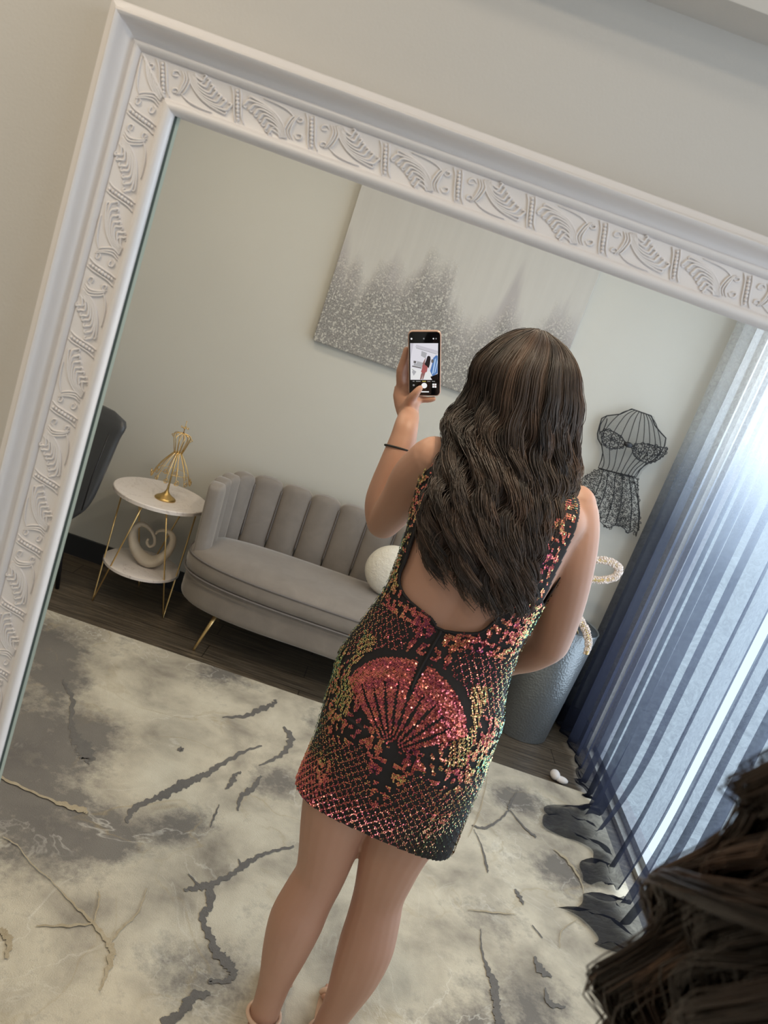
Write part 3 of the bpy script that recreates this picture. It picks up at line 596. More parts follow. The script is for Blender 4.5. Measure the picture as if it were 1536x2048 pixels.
# fine horizontal netting wires
b = MB(); ca, sa = 0.949, 0.316       # picture-plane direction of a level line in this patch
for k in range(95):
    s_ = -40+k*4.6; prev = None; run = []
    for j in range(120):
        u = -60+j*5; x = 560+u*ca-s_*sa*0.95; y = 330+u*sa+s_*ca
        if inside(x, y, body): run.append(zz(x, y, -0.05*math.sin(PI*min(1, max(0, (u+20)/430))) if True else 0))
        elif run:
            if len(run) > 2: b.tube(run[::3]+[run[-1]], 0.00055, 3)
            run = []
    if len(run) > 2: b.tube(run[::3]+[run[-1]], 0.00055, 3)
b.build('netting', m_black, bf)
def scrolls(poly, n, r0, r1, w, dy, seed):
    r_ = random.Random(seed); b = MB(); xs = [p[0] for p in poly]; ys = [p[1] for p in poly]; pts = []
    tries = 0
    while len(pts) < n and tries < 20000:
        tries += 1; x = r_.uniform(min(xs), max(xs)); y = r_.uniform(min(ys), max(ys)); r = r_.uniform(r0, r1)
        if inside(x, y, poly) and all((x-a)**2+(y-c)**2 > ((r+d)*0.80)**2 for a, c, d in pts): pts.append((x, y, r))
    for x, y, r in pts:
        a0 = r_.uniform(0, 6.3); sg = r_.choice((-1, 1)); tot = r_.uniform(5.5, 9)
        b.tube([zz(x+r*(1-k/22)*math.cos(a0+sg*tot*k/16), y+r*(1-k/22)*math.sin(a0+sg*tot*k/16), dy(x, y)) for k in range(17)], w, 4)
    return b
cupL = [(468, 470), (500, 455), (545, 470), (590, 500), (610, 535), (590, 560), (545, 568), (500, 560), (475, 525)]; cupR = [(645, 560), (680, 538), (740, 540), (800, 555), (850, 565), (835, 600), (790, 635), (740, 650), (690, 635), (655, 600)]
for cup in (cupL, cupR):
    bb = scrolls(cup, 40, 9, 17, 0.0021, lambda x, y: -0.06, 3); bb.tube([zz(x, y, -0.06) for x, y in cup], 0.0024, 5, closed=True); bb.build('lace_cup', m_black, bf)
skirt = [(470, 690), (560, 712), (690, 748), (692, 860), (702, 950), (696, 1020), (680, 1083), (672, 1045), (655, 1052), (632, 1064), (612, 1035), (585, 1018), (555, 1016), (530, 1030), (508, 1030), (480, 1000), (430, 965), (380, 950), (330, 900), (300, 850), (318, 800), (350, 760), (400, 725)]
bb = scrolls(skirt, 520, 8, 13, 0.0017, lambda x, y: -0.03-0.02*math.sin((x-300)/30), 5); bb.tube([zz(x, y, -0.03) for x, y in skirt], 0.0022, 5, closed=True)
for (xa, ya, xb, yb) in ((560, 720, 500, 1000), (600, 725, 560, 1010), (640, 735, 640, 1050), (520, 705, 440, 960), (665, 742, 690, 1040), (490, 700, 380, 930)): bb.tube(curve([zz(xa, ya, -0.03), zz((xa+xb)/2+8, (ya+yb)/2, -0.055), zz(xb, yb, -0.04)], 8), 0.0024, 5)
bb.build('lace_skirt', m_black, bf)

# ------------------------------------------------------------------ bin and pearl bow
BX, BYc = 1.065, 3.365
bn = thing('waste_bin', 'tall round hammered silver blue metal bin on the floor by the curtain', 'bin', (BX, BYc, 0))
MB().lathe([(0.142, 0.0), (0.145, 0.004), (0.172, 0.585), (0.175, 0.592), (0.172, 0.596), (0.168, 0.590), (0.160, 0.40), (0.001, 0.40)], (BX, BYc, 0), 64).build('body', m_bin, bn)
MB().lathe([(0.1675, 0.592), (0.166, 0.58), (0.158, 0.405), (0.001, 0.402)], (BX, BYc, 0), 48).build('liner', m_bin_in, bn)
def pearls(path, w0, n_across, seed):
    r_ = random.Random(seed); b = MB(); pts = curve(path, 10)
    for i in range(len(pts)-1):
        if i == 0: b.cur = 1; b.tube(pts, w0*0.72, 8); b.cur = 0
        t = (pts[min(i+1, len(pts)-1)]-pts[max(i-1, 0)]).normalized(); nn = t.cross(Vector((0, 1, 0))).normalized(); f = i/(len(pts)-1)
        w = w0*(0.75+0.4*math.sin(PI*f))
        for k in range(n_across):
            a = (k+0.5+0.5*(i % 2))/n_across*2*PI; rr = w*0.9
            c = pts[i]+nn*math.cos(a)*rr+Vector((0, 1, 0))*math.sin(a)*rr*0.5+t*r_.uniform(-0.002, 0.002)
            b.ball(c, r_.choice((0.0038, 0.0045, 0.0062)), 7, 5)
    return b
bow = thing('pearl_bow', 'large pearl beaded bow decoration draped over the metal bin', 'bow', (1.10, 3.19, 0.58))
BYY = 3.17
bp = lambda x, y, dy=0: P(x, y, BYY)+Vector((0, dy, 0))
pearls([bp(1140, 1160), bp(1160, 1128), bp(1190, 1120), bp(1222, 1124), bp(1238, 1138), bp(1228, 1155), bp(1200, 1160), bp(1165, 1156), bp(1142, 1162)], 0.014, 8, 1).build('loop', [m_pearl, m_antique], bow)
pearls([bp(1140, 1160), bp(1112, 1120), bp(1085, 1095), bp(1055, 1096), bp(1042, 1110), bp(1060, 1130), bp(1100, 1150), bp(1140, 1162)], 0.014, 8, 2).build('loop', [m_pearl, m_antique], bow)
pearls([bp(1138, 1165), bp(1150, 1205), bp(1158, 1235), bp(1172, 1262), bp(1177, 1288), bp(1172, 1308)], 0.014, 7, 3).build('tail', [m_pearl, m_antique], bow)
pearls([bp(1138, 1165), bp(1118, 1205), bp(1100, 1240), bp(1085, 1265)], 0.014, 7, 4).build('tail', [m_pearl, m_antique], bow)
b = MB(); b.ball((BX+0.08, 3.2, 0.70), (0.001, 0.001, 0.001), 4, 3)
MB().tube([bp(1138, 1165, 0.03), bp(1142, 1200, 0.05), Vector((1.10, 3.205, 0.60))], 0.004, 6).build('wire', m_gold, bow)
b = MB(); b.ball((1.185, 2.985, 0.022), (0.022, 0.030, 0.020), 16, 10); b.ball((1.215, 2.97, 0.016), (0.03, 0.02, 0.014), 14, 8)
tag(b.build('cloth_scrap', mat('white_cloth', (0.75, 0.72, 0.70), 0.8), org=(1.19, 2.98, 0)), 'small white cloth lump at the rug corner under the curtain', 'cloth')

# ------------------------------------------------------------------ sheer curtains
def curtain(ya, yb, seed, tongues):
    r_ = random.Random(seed); nu, nz = 420, 70; vs = []
    ph = [r_.uniform(0, 6.28) for _ in range(8)]; nf = (yb-ya)/0.115
    for j in range(nz+1):
        t = j/nz; z = 2.45-(2.45-0.012)*min(1, t*1.12); lo = max(0, (t-1/1.12)/(1-1/1.12))    # lo: cloth lying on the floor
        for i in range(nu+1):
            u = i/nu; y = ya+(yb-ya)*u
            fold = math.sin(2*PI*nf*u+ph[0]+2.6*math.sin(5*u+ph[1])+1.2*math.sin(13*u+ph[6])+0.25*t*math.sin(9*u+ph[2])); fold2 = math.sin(2*PI*nf*2.3*u+ph[3])
            amp = (0.027+0.012*t)*(0.55+0.45*math.sin(11*u+ph[4]+0.5*math.sin(5*u)))+0.006
            x = 1.335-amp*fold-0.006*fold2*(0.5+0.5*math.sin(17*u+ph[7]))
            yy = y+0.020*t*math.cos(2*PI*nf*u+ph[5])-0.10*t*t*(u-0.5)*0
            fl = 0; 
            for (yc, wd, dp) in tongues: fl += 1.1*dp*math.exp(-((y-yc)/wd)**2)
            flare = max(0, (t-0.72)/0.28)**2.2
            x -= fl*flare*0.75
            zc = z
            if lo > 0: x -= fl*lo*0.45; zc = 0.014+0.022*abs(math.sin(6*lo+3*u*nf+ph[6]))*(1-lo*0.5)+0.02*(fl > .05)*math.sin(PI*lo)
            vs.append((x, yy, zc))
    b = MB(); b.add(vs, [(j*(nu+1)+i, j*(nu+1)+i+1, (j+1)*(nu+1)+i+1, (j+1)*(nu+1)+i) for j in range(nz) for i in range(nu)])
    return b.build('curtain', m_curt)
c1 = curtain(2.30, 3.56, 3, [(2.64, 0.13, 0.21), (2.36, 0.10, 0.13), (3.0, 0.1, 0.03)])
tag(c1, 'sheer white to navy ombre curtain panel nearest the wall dress form', 'curtain', 'sheer curtains')
c2 = curtain(1.02, 2.29, 9, [(2.14, 0.13, 0.20), (1.80, 0.12, 0.14), (1.5, .1, .1)])
tag(c2, 'sheer white to navy ombre curtain panel nearest the mirror frame, puddled on the rug', 'curtain', 'sheer curtains')
MB_rod = MB().tube([(1.315, 0.95, 2.47), (1.315, 3.57, 2.47)], 0.012, 12)
tag(MB_rod.build('curtain_rod', m_black, org=(1.315, 2.2, 2.47)), 'dark curtain rod above the sheer curtains', 'rod')
# ------------------------------------------------------------------ the person (reflected figure, seen from behind)
PX, PY = 0.228, 1.37
ROT = math.radians(-15)                     # shoulders turned a little to the phone side
TZ = cr([ # z, cx, cy, half width, back depth, front depth, back shift
 (0.67, .228, 1.355, .163, .100, .100), (0.74, .228, 1.355, .163, .108, .102), (0.80, .229, 1.355, .164, .116, .100), (0.86, .227, 1.355, .166, .120, .100), (0.92, .224, 1.357, .165, .116, .098),
 (0.97, .221, 1.360, .166, .106, .096), (1.02, .220, 1.364, .153, .092, .094), (1.08, .226, 1.368, .141, .080, .092), (1.13, .233, 1.372, .136, .076, .094), (1.19, .238, 1.377, .138, .078, .102),
 (1.25, .241, 1.384, .145, .084, .112), (1.30, .242, 1.392, .152, .086, .112), (1.34, .243, 1.400, .158, .084, .098), (1.375, .244, 1.406, .163, .078, .082), (1.40, .244, 1.410, .150, .068, .070),
 (1.42, .243, 1.415, .120, .058, .062), (1.435, .242, 1.420, .082, .052, .058), (1.455, .240, 1.432, .056, .050, .054), (1.50, .236, 1.450, .054, .052, .056)])
def torso(z, phi, off=0.0):
    cx, cy, hw, hb_, hf = TZ(z)
    s_, c = math.sin(phi), math.cos(phi); e = 0.88
    d = hb_ if c > 0 else hf
    x = math.copysign(abs(s_)**e, s_)*(hw+off); y = -math.copysign(abs(c)**e, c)*(d+off)
    # spine furrow and shoulder blades, cleft between the hips
    if c > 0:
        g = math.exp(-(x/0.020)**2); y += 0.007*g*max(0, 1-abs(z-1.17)/0.25)*(off < 0.001)
        if 1.22 < z < 1.42: y -= 0.006*math.exp(-((abs(x)-0.075)/0.035)**2)*math.sin(PI*(z-1.22)/0.2)
        if 0.74 < z < 1.0: y += 0.010*g*math.sin(PI*(z-0.74)/0.26)*(1.0 if off < 0.001 else 0.35)
    r = ROT*(1.0 if z > 0.9 else 0.8)
    return Vector((cx+x*math.cos(r)-y*math.sin(r), cy+x*math.sin(r)+y*math.cos(r), z))
bd = MB()
zs = [0.79+(1.50-0.79)*k/70 for k in range(71)]
bd.rings([[torso(z, 2*PI*k/56) for k in range(56)] for z in zs])
def limb(pts, rad, n=20, sub=8, flat=None):
    c = curve(pts, sub); rr = cr([(i, r) for i, r in enumerate(rad)])
    bd.tube(c, [rr(k/sub) for k in range(len(c))], n)
    bd.ball(c[0], rr(0)*0.98, 14, 10); bd.ball(c[-1], rr(len(rad)-1)*0.98, 14, 10)
# legs
limb([(.150, 1.362, .86), (.148, 1.36, .76), (.155, 1.362, .66), (.160, 1.365, .60), (.168, 1.37, .53), (.171, 1.372, .475), (.163, 1.366, .42), (.157, 1.358, .36), (.158, 1.360, .28), (.162, 1.368, .19), (.165, 1.374, .12), (.166, 1.376, .075)],
     [.088, .086, .077, .069, .060, .0545, .0560, .0590, .0510, .0380, .0335, .034])
limb([(.298, 1.352, .86), (.300, 1.35, .76), (.296, 1.356, .66), (.295, 1.36, .60), (.300, 1.368, .53), (.305, 1.372, .475), (.312, 1.364, .42), (.317, 1.354, .36), (.319, 1.356, .28), (.317, 1.366, .19), (.312, 1.374, .12), (.311, 1.376, .075)],
     [.088, .086, .078, .070, .061, .0555, .0575, .0600, .0530, .0400, .0340, .034])
for (hx, hy, dx, dy) in ((.166, 1.372, .10, .99), (.311, 1.372, .16, .98)):
    d = Vector((dx, dy, 0)).normalized(); h = Vector((hx, hy, 0)); n_ = Vector((-d.y, d.x, 0))
    bd.ball(h-d*0.006+Vector((0, 0, .052)), .028, 14, 10)
    bd.tube([h-d*0.02+Vector((0, 0, .050)), h+d*.03+Vector((0, 0, .058)), h+d*.08+Vector((0, 0, .050)), h+d*.13+Vector((0, 0, .036)), h+d*.155+Vector((0, 0, .031))], [.024, .032, .031, .026, .018], 14, up=(0, 0, 1), flat=0.85)
    for k in range(5):
        o_ = n_*(-0.028+0.0135*k)*(1 if dx < 0 else 1); L_ = (.024, .027, .029, .031, .033)[k] if dx >= 0 else (.024, .027, .029, .031, .033)[k]
        bd.tube([h+d*.135+o_+Vector((0, 0, .033)), h+d*(.160)+o_*1.05+Vector((0, 0, .029)), h+d*(.160+L_*.6)+o_*1.1+Vector((0, 0, .026))], [.010, .0085, .0065], 10)
        bd.ball(h+d*(.160+L_*.6)+o_*1.1+Vector((0, 0, .026)), .0066, 10, 6)
# neck and head
bd.tube([(.240, 1.425, 1.42), (.234, 1.446, 1.48), (.226, 1.462, 1.53)], [.056, .052, .052], 20)
HR = Matrix.Rotation(math.radians(14), 3, 'Z'); HCn = Vector((.222, 1.478, 1.572))
def H(x, y, z): return HCn + HR @ Vector((x, y, z))     # +y is the face
bd.ball(H(0, -0.012, 0.012), (.073, .090, .086), 28, 20, HR)
bd.ball(H(0, 0.032, -0.035), (.058, .058, .078), 24, 16, HR)
bd.ball(H(0, 0.062, -0.088), (.022, .020, .016), 14, 10, HR)
for s_ in (-1, 1):
    bd.ball(H(s_*.034, 0.058, -0.038), (.024, .022, .022), 12, 10, HR); bd.ball(H(s_*.073, -0.008, -0.020), (.008, .016, .029), 12, 10, HR); bd.ball(H(s_*.030, 0.070, 0.020), (.024, .012, .007), 12, 8, HR)
bd.tube([H(0, .080, .008), H(0, .092, -.012), H(0, .102, -.030), H(0, .088, -.038)], [.007, .0085, .012, .008], 12)
bd.ball(H(0, .086, -.060), (.021, .009, .0055), 12, 8, HR); bd.ball(H(0, .084, -.069), (.018, .009, .0060), 12, 8, HR)
# arm raised with the phone (picture left)
PHY = 1.68
PC = P(849, 728, PHY); PA = Vector((CX[0], -CX[1], CX[2])); PU = Vector((-CD[0], CD[1], -CD[2])); PN = Vector((CF[0], -CF[1], CF[2]))
def ph(a, b_, c): return PC + PA*a + PU*b_ + PN*c
K = PHY/1.76
wr = ph(-.036, -.125, -.002)
sh = torso(1.36, math.radians(-88)); 
limb([(.100, 1.440, 1.385), (.078, 1.470, 1.335), (.068, 1.520, 1.270), (.056, 1.575, 1.215), (.052, 1.600, 1.196)], [.050, .048, .0425, .0385, .037], sub=8)
limb([(.052, 1.600, 1.198), P(770, 1000, 1.60), P(792, 930, 1.60), P(806, 880, 1.61), P(813, 850, 1.63), wr], [.0390, .0430, .0370, .0295, .0262, .0245], sub=8)
# palm
bd.tube([wr, ph(-.040, -.100, -.010), ph(-.043, -.078, -.020), ph(-.043, -.058, -.028)], [.024, .029, .031, .027], 16, up=tuple(PN), flat=0.52)
bd.ball(ph(-.026, -.090, .000), (.017, .017, .021), 14, 10)
def finger(pts, rad):
    c = curve(pts, 6); rr = cr([(i, r) for i, r in enumerate(rad)]); bd.tube(c, [rr(k/6) for k in range(len(c))], 12); bd.ball(c[-1], rad[-1]*.98, 10, 8); bd.ball(c[0], rad[0]*.98, 10, 8)
finger([ph(-.055, -.058, -.022), ph(-.055, -.022, -.016), ph(-.046, .006, -.014), ph(-.040, .030, -.012)], [.0105, .0096, .0088, .0072])          # index, up the side of the case
finger([ph(-.050, -.056, -.028), ph(-.044, -.018, -.028), ph(-.018, .002, -.0225), ph(.010, .004, -.0185)], [.0105, .0098, .0088, .0072])
finger([ph(-.040, -.060, -.032), ph(-.030, -.036, -.030), ph(-.005, -.026, -.0225), ph(.020, -.028, -.0185)], [.0102, .0094, .0084, .0070])
finger([ph(-.032, -.074, -.026), ph(-.018, -.082, -.016), ph(.004, -.0835, -.006), ph(.021, -.0805, -.003)], [.0096, .0088, .0078, .0065])         # little finger, under the case
finger([ph(-.036, -.100, .004), ph(-.030, -.078, .012), ph(-.019, -.062, .0175), ph(-.009, -.050, .0150)], [.0150, .0118, .0100, .0076])          # thumb on the shutter
# other arm, elbow out, hand on the hip
limb([P(1148, 1012, 1.415), P(1146, 1060, 1.405), P(1136, 1130, 1.40), P(1122, 1210, 1.41), P(1104, 1275, 1.43), P(1096, 1292, 1.44)], [.044, .050, .0505, .0455, .0400, .0375], sub=8)
limb([P(1096, 1290, 1.44), P(1062, 1306, 1.47), P(1030, 1318, 1.50), P(1002, 1326, 1.525), (.352, 1.530, 1.03)], [.0385, .0385, .0330, .0270, .0250], sub=8)
hb0 = Vector((.345, 1.53, 1.03)); 
bd.tube([hb0, (.325, 1.520, 1.022), (.290, 1.505, 1.010), (.265, 1.495, 1.00)], [.024, .028, .031, .027], 14, up=(0, 1, 0), flat=0.5)
for k in range(4):
    o_ = Vector((-.004*k, 0, .022-.0155*k)); L_ = (.8, 1.0, .95, .75)[k]
    finger([Vector((.275, 1.496, 1.0))+o_, Vector((.275-.030*L_, 1.492, .993))+o_, Vector((.275-.052*L_, 1.488, .985))+o_, Vector((.275-.070*L_, 1.482, .977))+o_], [.0092, .0086, .0080, .0066])
finger([Vector((.325, 1.515, 1.045)), Vector((.300, 1.505, 1.062)), Vector((.282, 1.497, 1.070)), Vector((.266, 1.490, 1.076))], [.012, .0105, .0092, .0074])
person = bd.build('person', m_skin, org=(PX, PY, 0.012))
rm = person.modifiers.new('r', 'REMESH'); rm.mode = 'VOXEL'; rm.voxel_size = 0.0036; rm.use_smooth_shade = True
sm = person.modifiers.new('s', 'SMOOTH'); sm.factor = 0.5; sm.iterations = 7
dg = bpy.context.evaluated_depsgraph_get(); me = bpy.data.meshes.new_from_object(person.evaluated_get(dg)); person.modifiers.clear(); old = person.data; person.data = me; bpy.data.meshes.remove(old)
if not me.materials: me.materials.append(m_skin)
me.polygons.foreach_set('use_smooth', [True]*len(me.polygons))
tag(person, 'reflected person in a backless sequin dress, back turned, raising a phone', 'person')
for s_ in (-1, 1):
    b = MB(); b.ball(H(s_*.030, .0745, -.002), .0125, 16, 12); b.cur = 1; b.ball(H(s_*.030, .083, -.002), (.0055, .0055, .0055), 12, 8)
    b.build('eye', [mat('eye_white', (.8, .78, .75), .2), mat('eye_iris', (.05, .025, .012), .1)], person)
# wrist elastic
wc = P(799, 898, 1.605); ax = (P(814, 850, 1.63)-P(775, 985, 1.60)).normalized(); u_ = ax.orthogonal().normalized(); v_ = ax.cross(u_)
MB().tube([wc+(u_*math.cos(t)+v_*math.sin(t))*0.0325 for t in [2*PI*k/40 for k in range(40)]], 0.0023, 8, closed=True).build('wrist_elastic', m_rubber, person)
# sandals
for (hx, hy, dx, dy) in ((.166, 1.372, .10, .99), (.311, 1.372, .16, .98)):
    d = Vector((dx, dy, 0)).normalized(); h = Vector((hx, hy, 0)); n_ = Vector((-d.y, d.x, 0)); b = MB(); rs = []
    for t, z, w in ((-.035, .026, .012), (-.02, .026, .024), (.02, .025, .027), (.06, .023, .028), (.10, .020, .034), (.15, .018, .039), (.185, .018, .034), (.20, .019, .014)):
        c = h+d*t; rs.append([c+n_*w+Vector((0, 0, z)), c-n_*w+Vector((0, 0, z)), c-n_*w+Vector((0, 0, z-.006)), c+n_*w+Vector((0, 0, z-.006))])
    b.rings(rs); sn = b.build('sandal', m_nude, person)
    MB().tube([h-d*.012+Vector((0, 0, .020)), h-d*.016+Vector((0, 0, .0115))], [.016, .008], 12).build('heel', m_nude, sn)
    c = h+Vector((0, 0, .082)); MB().tube([c+d*math.cos(t)*.040+n_*math.sin(t)*.038+Vector((0, 0, -.006*math.cos(t))) for t in [2*PI*k/32 for k in range(32)]], .0048, 8, closed=True, up=(0, 0, 1), flat=1.0).build('ankle_strap', m_nude, sn)
    MB().tube([h-d*.030+n_*.012+Vector((0, 0, .028)), h-d*.036+Vector((0, 0, .028)), h-d*.036+Vector((0, 0, .082))], .0035, 6).build('heel_strap', m_nude, sn)
    c = h+d*.15+Vector((0, 0, .030)); MB().tube([c+n_*math.cos(t)*.038+Vector((0, 0, 1))*math.sin(t)*.019 for t in [PI*k/16 for k in range(17)]], .006, 8, up=tuple(d), flat=1.4).build('toe_strap', m_nude, sn)

# ---- dress
def lim(k): return cr(k)
inL = lim([(1.117, .200), (1.131, .182), (1.137, .147), (1.150, .118), (1.172, .107), (1.202, .108), (1.273, .106), (1.344, .104), (1.386, .104), (1.45, .112)])
inR = lim([(1.117, .206), (1.126, .239), (1.140, .273), (1.169, .291), (1.193, .301), (1.233, .309), (1.297, .315), (1.338, .319), (1.397, .329), (1.45, .345)])
outL = lim([(1.20, .02), (1.235, .083), (1.266, .081), (1.313, .077), (1.353, .074), (1.394, .080), (1.44, .094)])
outR = lim([(1.20, .45), (1.217, .375), (1.255, .366), (1.312, .368), (1.358, .371), (1.42, .372)])
NECKF = cr([(0, 1.10), (0.4, 1.17), (0.8, 1.26), (1.0, 1.30)])
def on_dress(z, phi, p, m_=0.0):
    """inside the cut-out outline of the dress (m_: margin kept from the edges)"""
    hem = 0.674+0.020*max(0, math.cos(phi))+0.005*math.sin(3*phi+1)
    if z < hem: return False
    if z > 1.432: return False
    if math.cos(phi) > -0.05:
        if z > 1.117 and inL(z)+(-m_) < p.x < inR(z)+m_: return False
        if z > 1.20 and (p.x < outL(z)+m_ or p.x > outR(z)-m_): return False
        return True
    a = abs(p.x-TZ(z)[0])/0.15
    if z > 1.17 and z > 1.16+a*0.22 and a < 0.55: return False
    if z > 1.28 and (a > 1.0 or a < 0.55): return False
    return True
NP, NZ = 260, 300; b = MB(); grid = {}; zt = [0.665+(1.436-0.665)*j/NZ for j in range(NZ+1)]
P_ = [[torso(z, 2*PI*i/NP, 0.0055+0.004*max(0, (0.80-z)/0.13)) for i in range(NP)] for z in zt]
idx = {}; vs = []; fs = []
def vid(j, i):
    i %= NP
    if (j, i) not in idx: idx[(j, i)] = len(vs); vs.append(P_[j][i])
    return idx[(j, i)]
for j in range(NZ):
    for i in range(NP):
        pm = P_[j][i]
        if on_dress(zt[j]+0.0013, 2*PI*(i+.5)/NP if (i+.5) < NP/2 else 2*PI*((i+.5)/NP-1), pm): fs.append((vid(j, i), vid(j, i+1), vid(j+1, i+1), vid(j+1, i)))
b.add(vs, fs); dress = b.build('dress', m_dress, person)
so = dress.modifiers.new('t', 'SOLIDIFY'); so.thickness = 0.0025; so.offset = 0
tz = [torso(z, math.radians(0), 0.0085) for z in [1.000+0.118*k/16 for k in range(17)]]
MB().tube(tz, 0.0030, 6).build('zipper', m_dress, dress)
# ---- sequins: one small disc each, laid out in the fan, lattice and scroll pattern
sv = []; sf = []; tint = []
def swirl(u, v):
    a = abs(u); return math.sin(a*150+3*math.sin(v*70))*math.sin(v*120+2.5*math.sin(a*85)+1)+0.5*math.sin((a+v)*210)*math.sin((a-v)*190)
def pattern(u, v):
    """returns (tint, size) or None; u signed arc from the centre back, v height"""
    au = abs(u)
    if au < 0.0045+0.004*math.exp(-((v-1.05)/0.02)**2) and 0.985 < v < 1.125: return None
    r = math.hypot(u, v-0.885); th = math.atan2(u, v-0.885)
    if v > 0.885 and abs(th) < 1.02 and r < 0.172-0.02*abs(th):
        if r < 0.016: return None
        k = (th/0.205) % 1.0; gap = 0.34*max(0, 1-(r-0.02)/0.105)+0.07*(r < 0.12)
        if min(k, 1-k) < gap*0.75: return None
        if r > 0.168-0.02*abs(th): return None
        return (0.20+0.10*math.sin(r*200)*0.5+rng.uniform(-.07, .09), 1.0)
    if abs(r-0.176+0.02*abs(th)) < 0.0035+0.006*math.exp(-((abs(th)-.55)/.22)**2)*(abs(th) > .2) and v > 0.9 and abs(th) < 0.95: return None
    # sweeping bands beside the shell
    if 0.88 < v < 1.05 and 0.100 < au < 0.145 and abs(th) < 1.45:
        k = (r/0.0095) % 1.0
        return (0.42+rng.uniform(-.08, .1), 0.8) if k > 0.25 else None
    lat = False
    if v < 0.862-0.10*math.exp(-(u/0.035)**2)+0.02*math.sin(au*40): lat = True
    if 1.03-0.25*(au-0.05) < v < 1.105 and au > 0.045: lat = True
    if v > 0.685 and v < 0.80 and 0.10 < au < 0.15 and swirl(u, v) > 0.5: lat = False
    if lat:
        a = ((u*1.15+v)/0.0190) % 1.0; c = ((u*1.15-v)/0.0190) % 1.0
        if min(a, 1-a) < 0.115 or min(c, 1-c) < 0.115: return (0.22+rng.uniform(-.12, .16), 0.70)
        return None
    # scroll clusters
    if 0.862 > v > 0.74 and au < 0.04 and swirl(u*0.8, v) < -0.35: return None
    if v < 0.885 and au < 0.006 and v > 0.80: return None
    s_ = swirl(u, v)
    if s_ > -0.02: return (0.06+0.30*(math.sin(u*60)*math.sin(v*47)+1)/2+rng.uniform(-.1, .14), 0.95)
    return None
phi0 = math.radians(0); z = 0.680
while z < 1.43:
    phi = -1.95
    while phi < 1.95:
        p = torso(z, phi, 0.0095+0.004*max(0, (0.80-z)/0.13)); p2 = torso(z, phi+0.02, 0.0095); step = 0.0034/max(0.02, (p2-p).length/0.02)
        if on_dress(z-0.003, phi, p, 0.006):
            c0 = TZ(z); u = math.copysign(abs(math.sin(phi))**0.88, phi)*c0[2]*(1+0.35*abs(math.sin(phi))**3)
            r_ = pattern(u, z)
            if r_:
                pz = torso(z+0.004, phi, 0.0095); nn = (p2-p).cross(pz-p).normalized()
                if nn.y*1.0 > 0 and abs(phi) < 1.2: nn = -nn
                nn = (nn+Vector(rng.normal(0, 0.17, 3))).normalized(); t1 = nn.orthogonal().normalized(); t2 = nn.cross(t1); a0 = rng.uniform(0, 1); R = 0.00205*r_[1]
                cpt = p+Vector(rng.normal(0, 0.0004, 3)); o_ = len(sv)
                for k in range(6): sv.append(cpt+(t1*math.cos(a0+k*PI/3)+t2*math.sin(a0+k*PI/3))*R)
                sf.append(tuple(range(o_, o_+6))); tint += [r_[0]]*6
        phi += step
    z += 0.0031
b = MB(); b.add(sv, sf); sq = b.build('sequins', m_seq, dress, smooth=False); sq['kind'] = 'stuff'
a_ = sq.data.attributes.new('tint', 'FLOAT', 'POINT'); a_.data.foreach_set('value', np.array(tint, dtype=np.float32))
# neckline edging
def edge_path(f, za, zb, n):
    out = []
    for k in range(n+1):
        z = za+(zb-za)*k/n; x = f(z); lo, hi = -1.75, 1.75
        for _ in range(24):
            m_ = (lo+hi)/2
            if torso(z, m_, 0.0075).x < x: lo = m_
            else: hi = m_
        out.append(torso(z, lo, 0.0075))
    return out
pl_ = edge_path(inL, 1.425, 1.119, 60)+edge_path(inR, 1.119, 1.425, 60)
MB().tube(pl_, 0.0028, 6).build('neckline_edging', m_dress, dress)

# ---- hair
EZ = cr([ # z, centre x, half width, back y, depth
 (1.05, .300, .03, 1.250, .01), (1.15, .262, .052, 1.268, .012), (1.20, .240, .074, 1.270, .020), (1.26, .224, .088, 1.272, .026), (1.30, .215, .095, 1.276, .030), (1.345, .217, .098, 1.288, .036), (1.388, .228, .103, 1.308, .048), (1.43, .235, .111, 1.332, .075),
 (1.46, .230, .118, 1.345, .105), (1.487, .230, .112, 1.352, .125), (1.525, .230, .104, 1.357, .130), (1.575, .222, .104, 1.363, .125), (1.60, .217, .096, 1.371, .118), (1.632, .217, .080, 1.388, .096), (1.655, .216, .060, 1.410, .072), (1.668, .214, .042, 1.430, .050), (1.677, .210, .020, 1.452, .026), (1.681, .208, .004, 1.470, .006)])
EN = 240; ez = np.linspace(1.04, 1.681, EN); et = np.array([EZ(float(z)) for z in ez])
LONG = False; DPS = 1.0
def env(z, phi, k):
    cx = np.interp(z, ez, et[:, 0]); hw = np.interp(z, ez, et[:, 1]); cx, hw = (np.where(z < 1.46, .240, cx), np.where(z < 1.46, .118+.02*np.clip(1.46-z, 0, .4), hw)) if LONG else (cx, hw); yb = np.interp(z, ez, et[:, 2]); dp = np.interp(z, ez, et[:, 3])
    if LONG: dp = np.where(z < 1.50, .150*DPS+dp*(1-DPS), dp); yb = np.where(z < 1.46, np.interp(z, ez, et[:, 2]), yb)
    x = cx+hw*np.sin(phi)*k; y = yb+dp*(1-np.cos(phi)*k)-0.10*np.clip(1.42-z, 0, .15)/.15*(x-cx)*1.6
    return np.stack([x, y, z], -1)
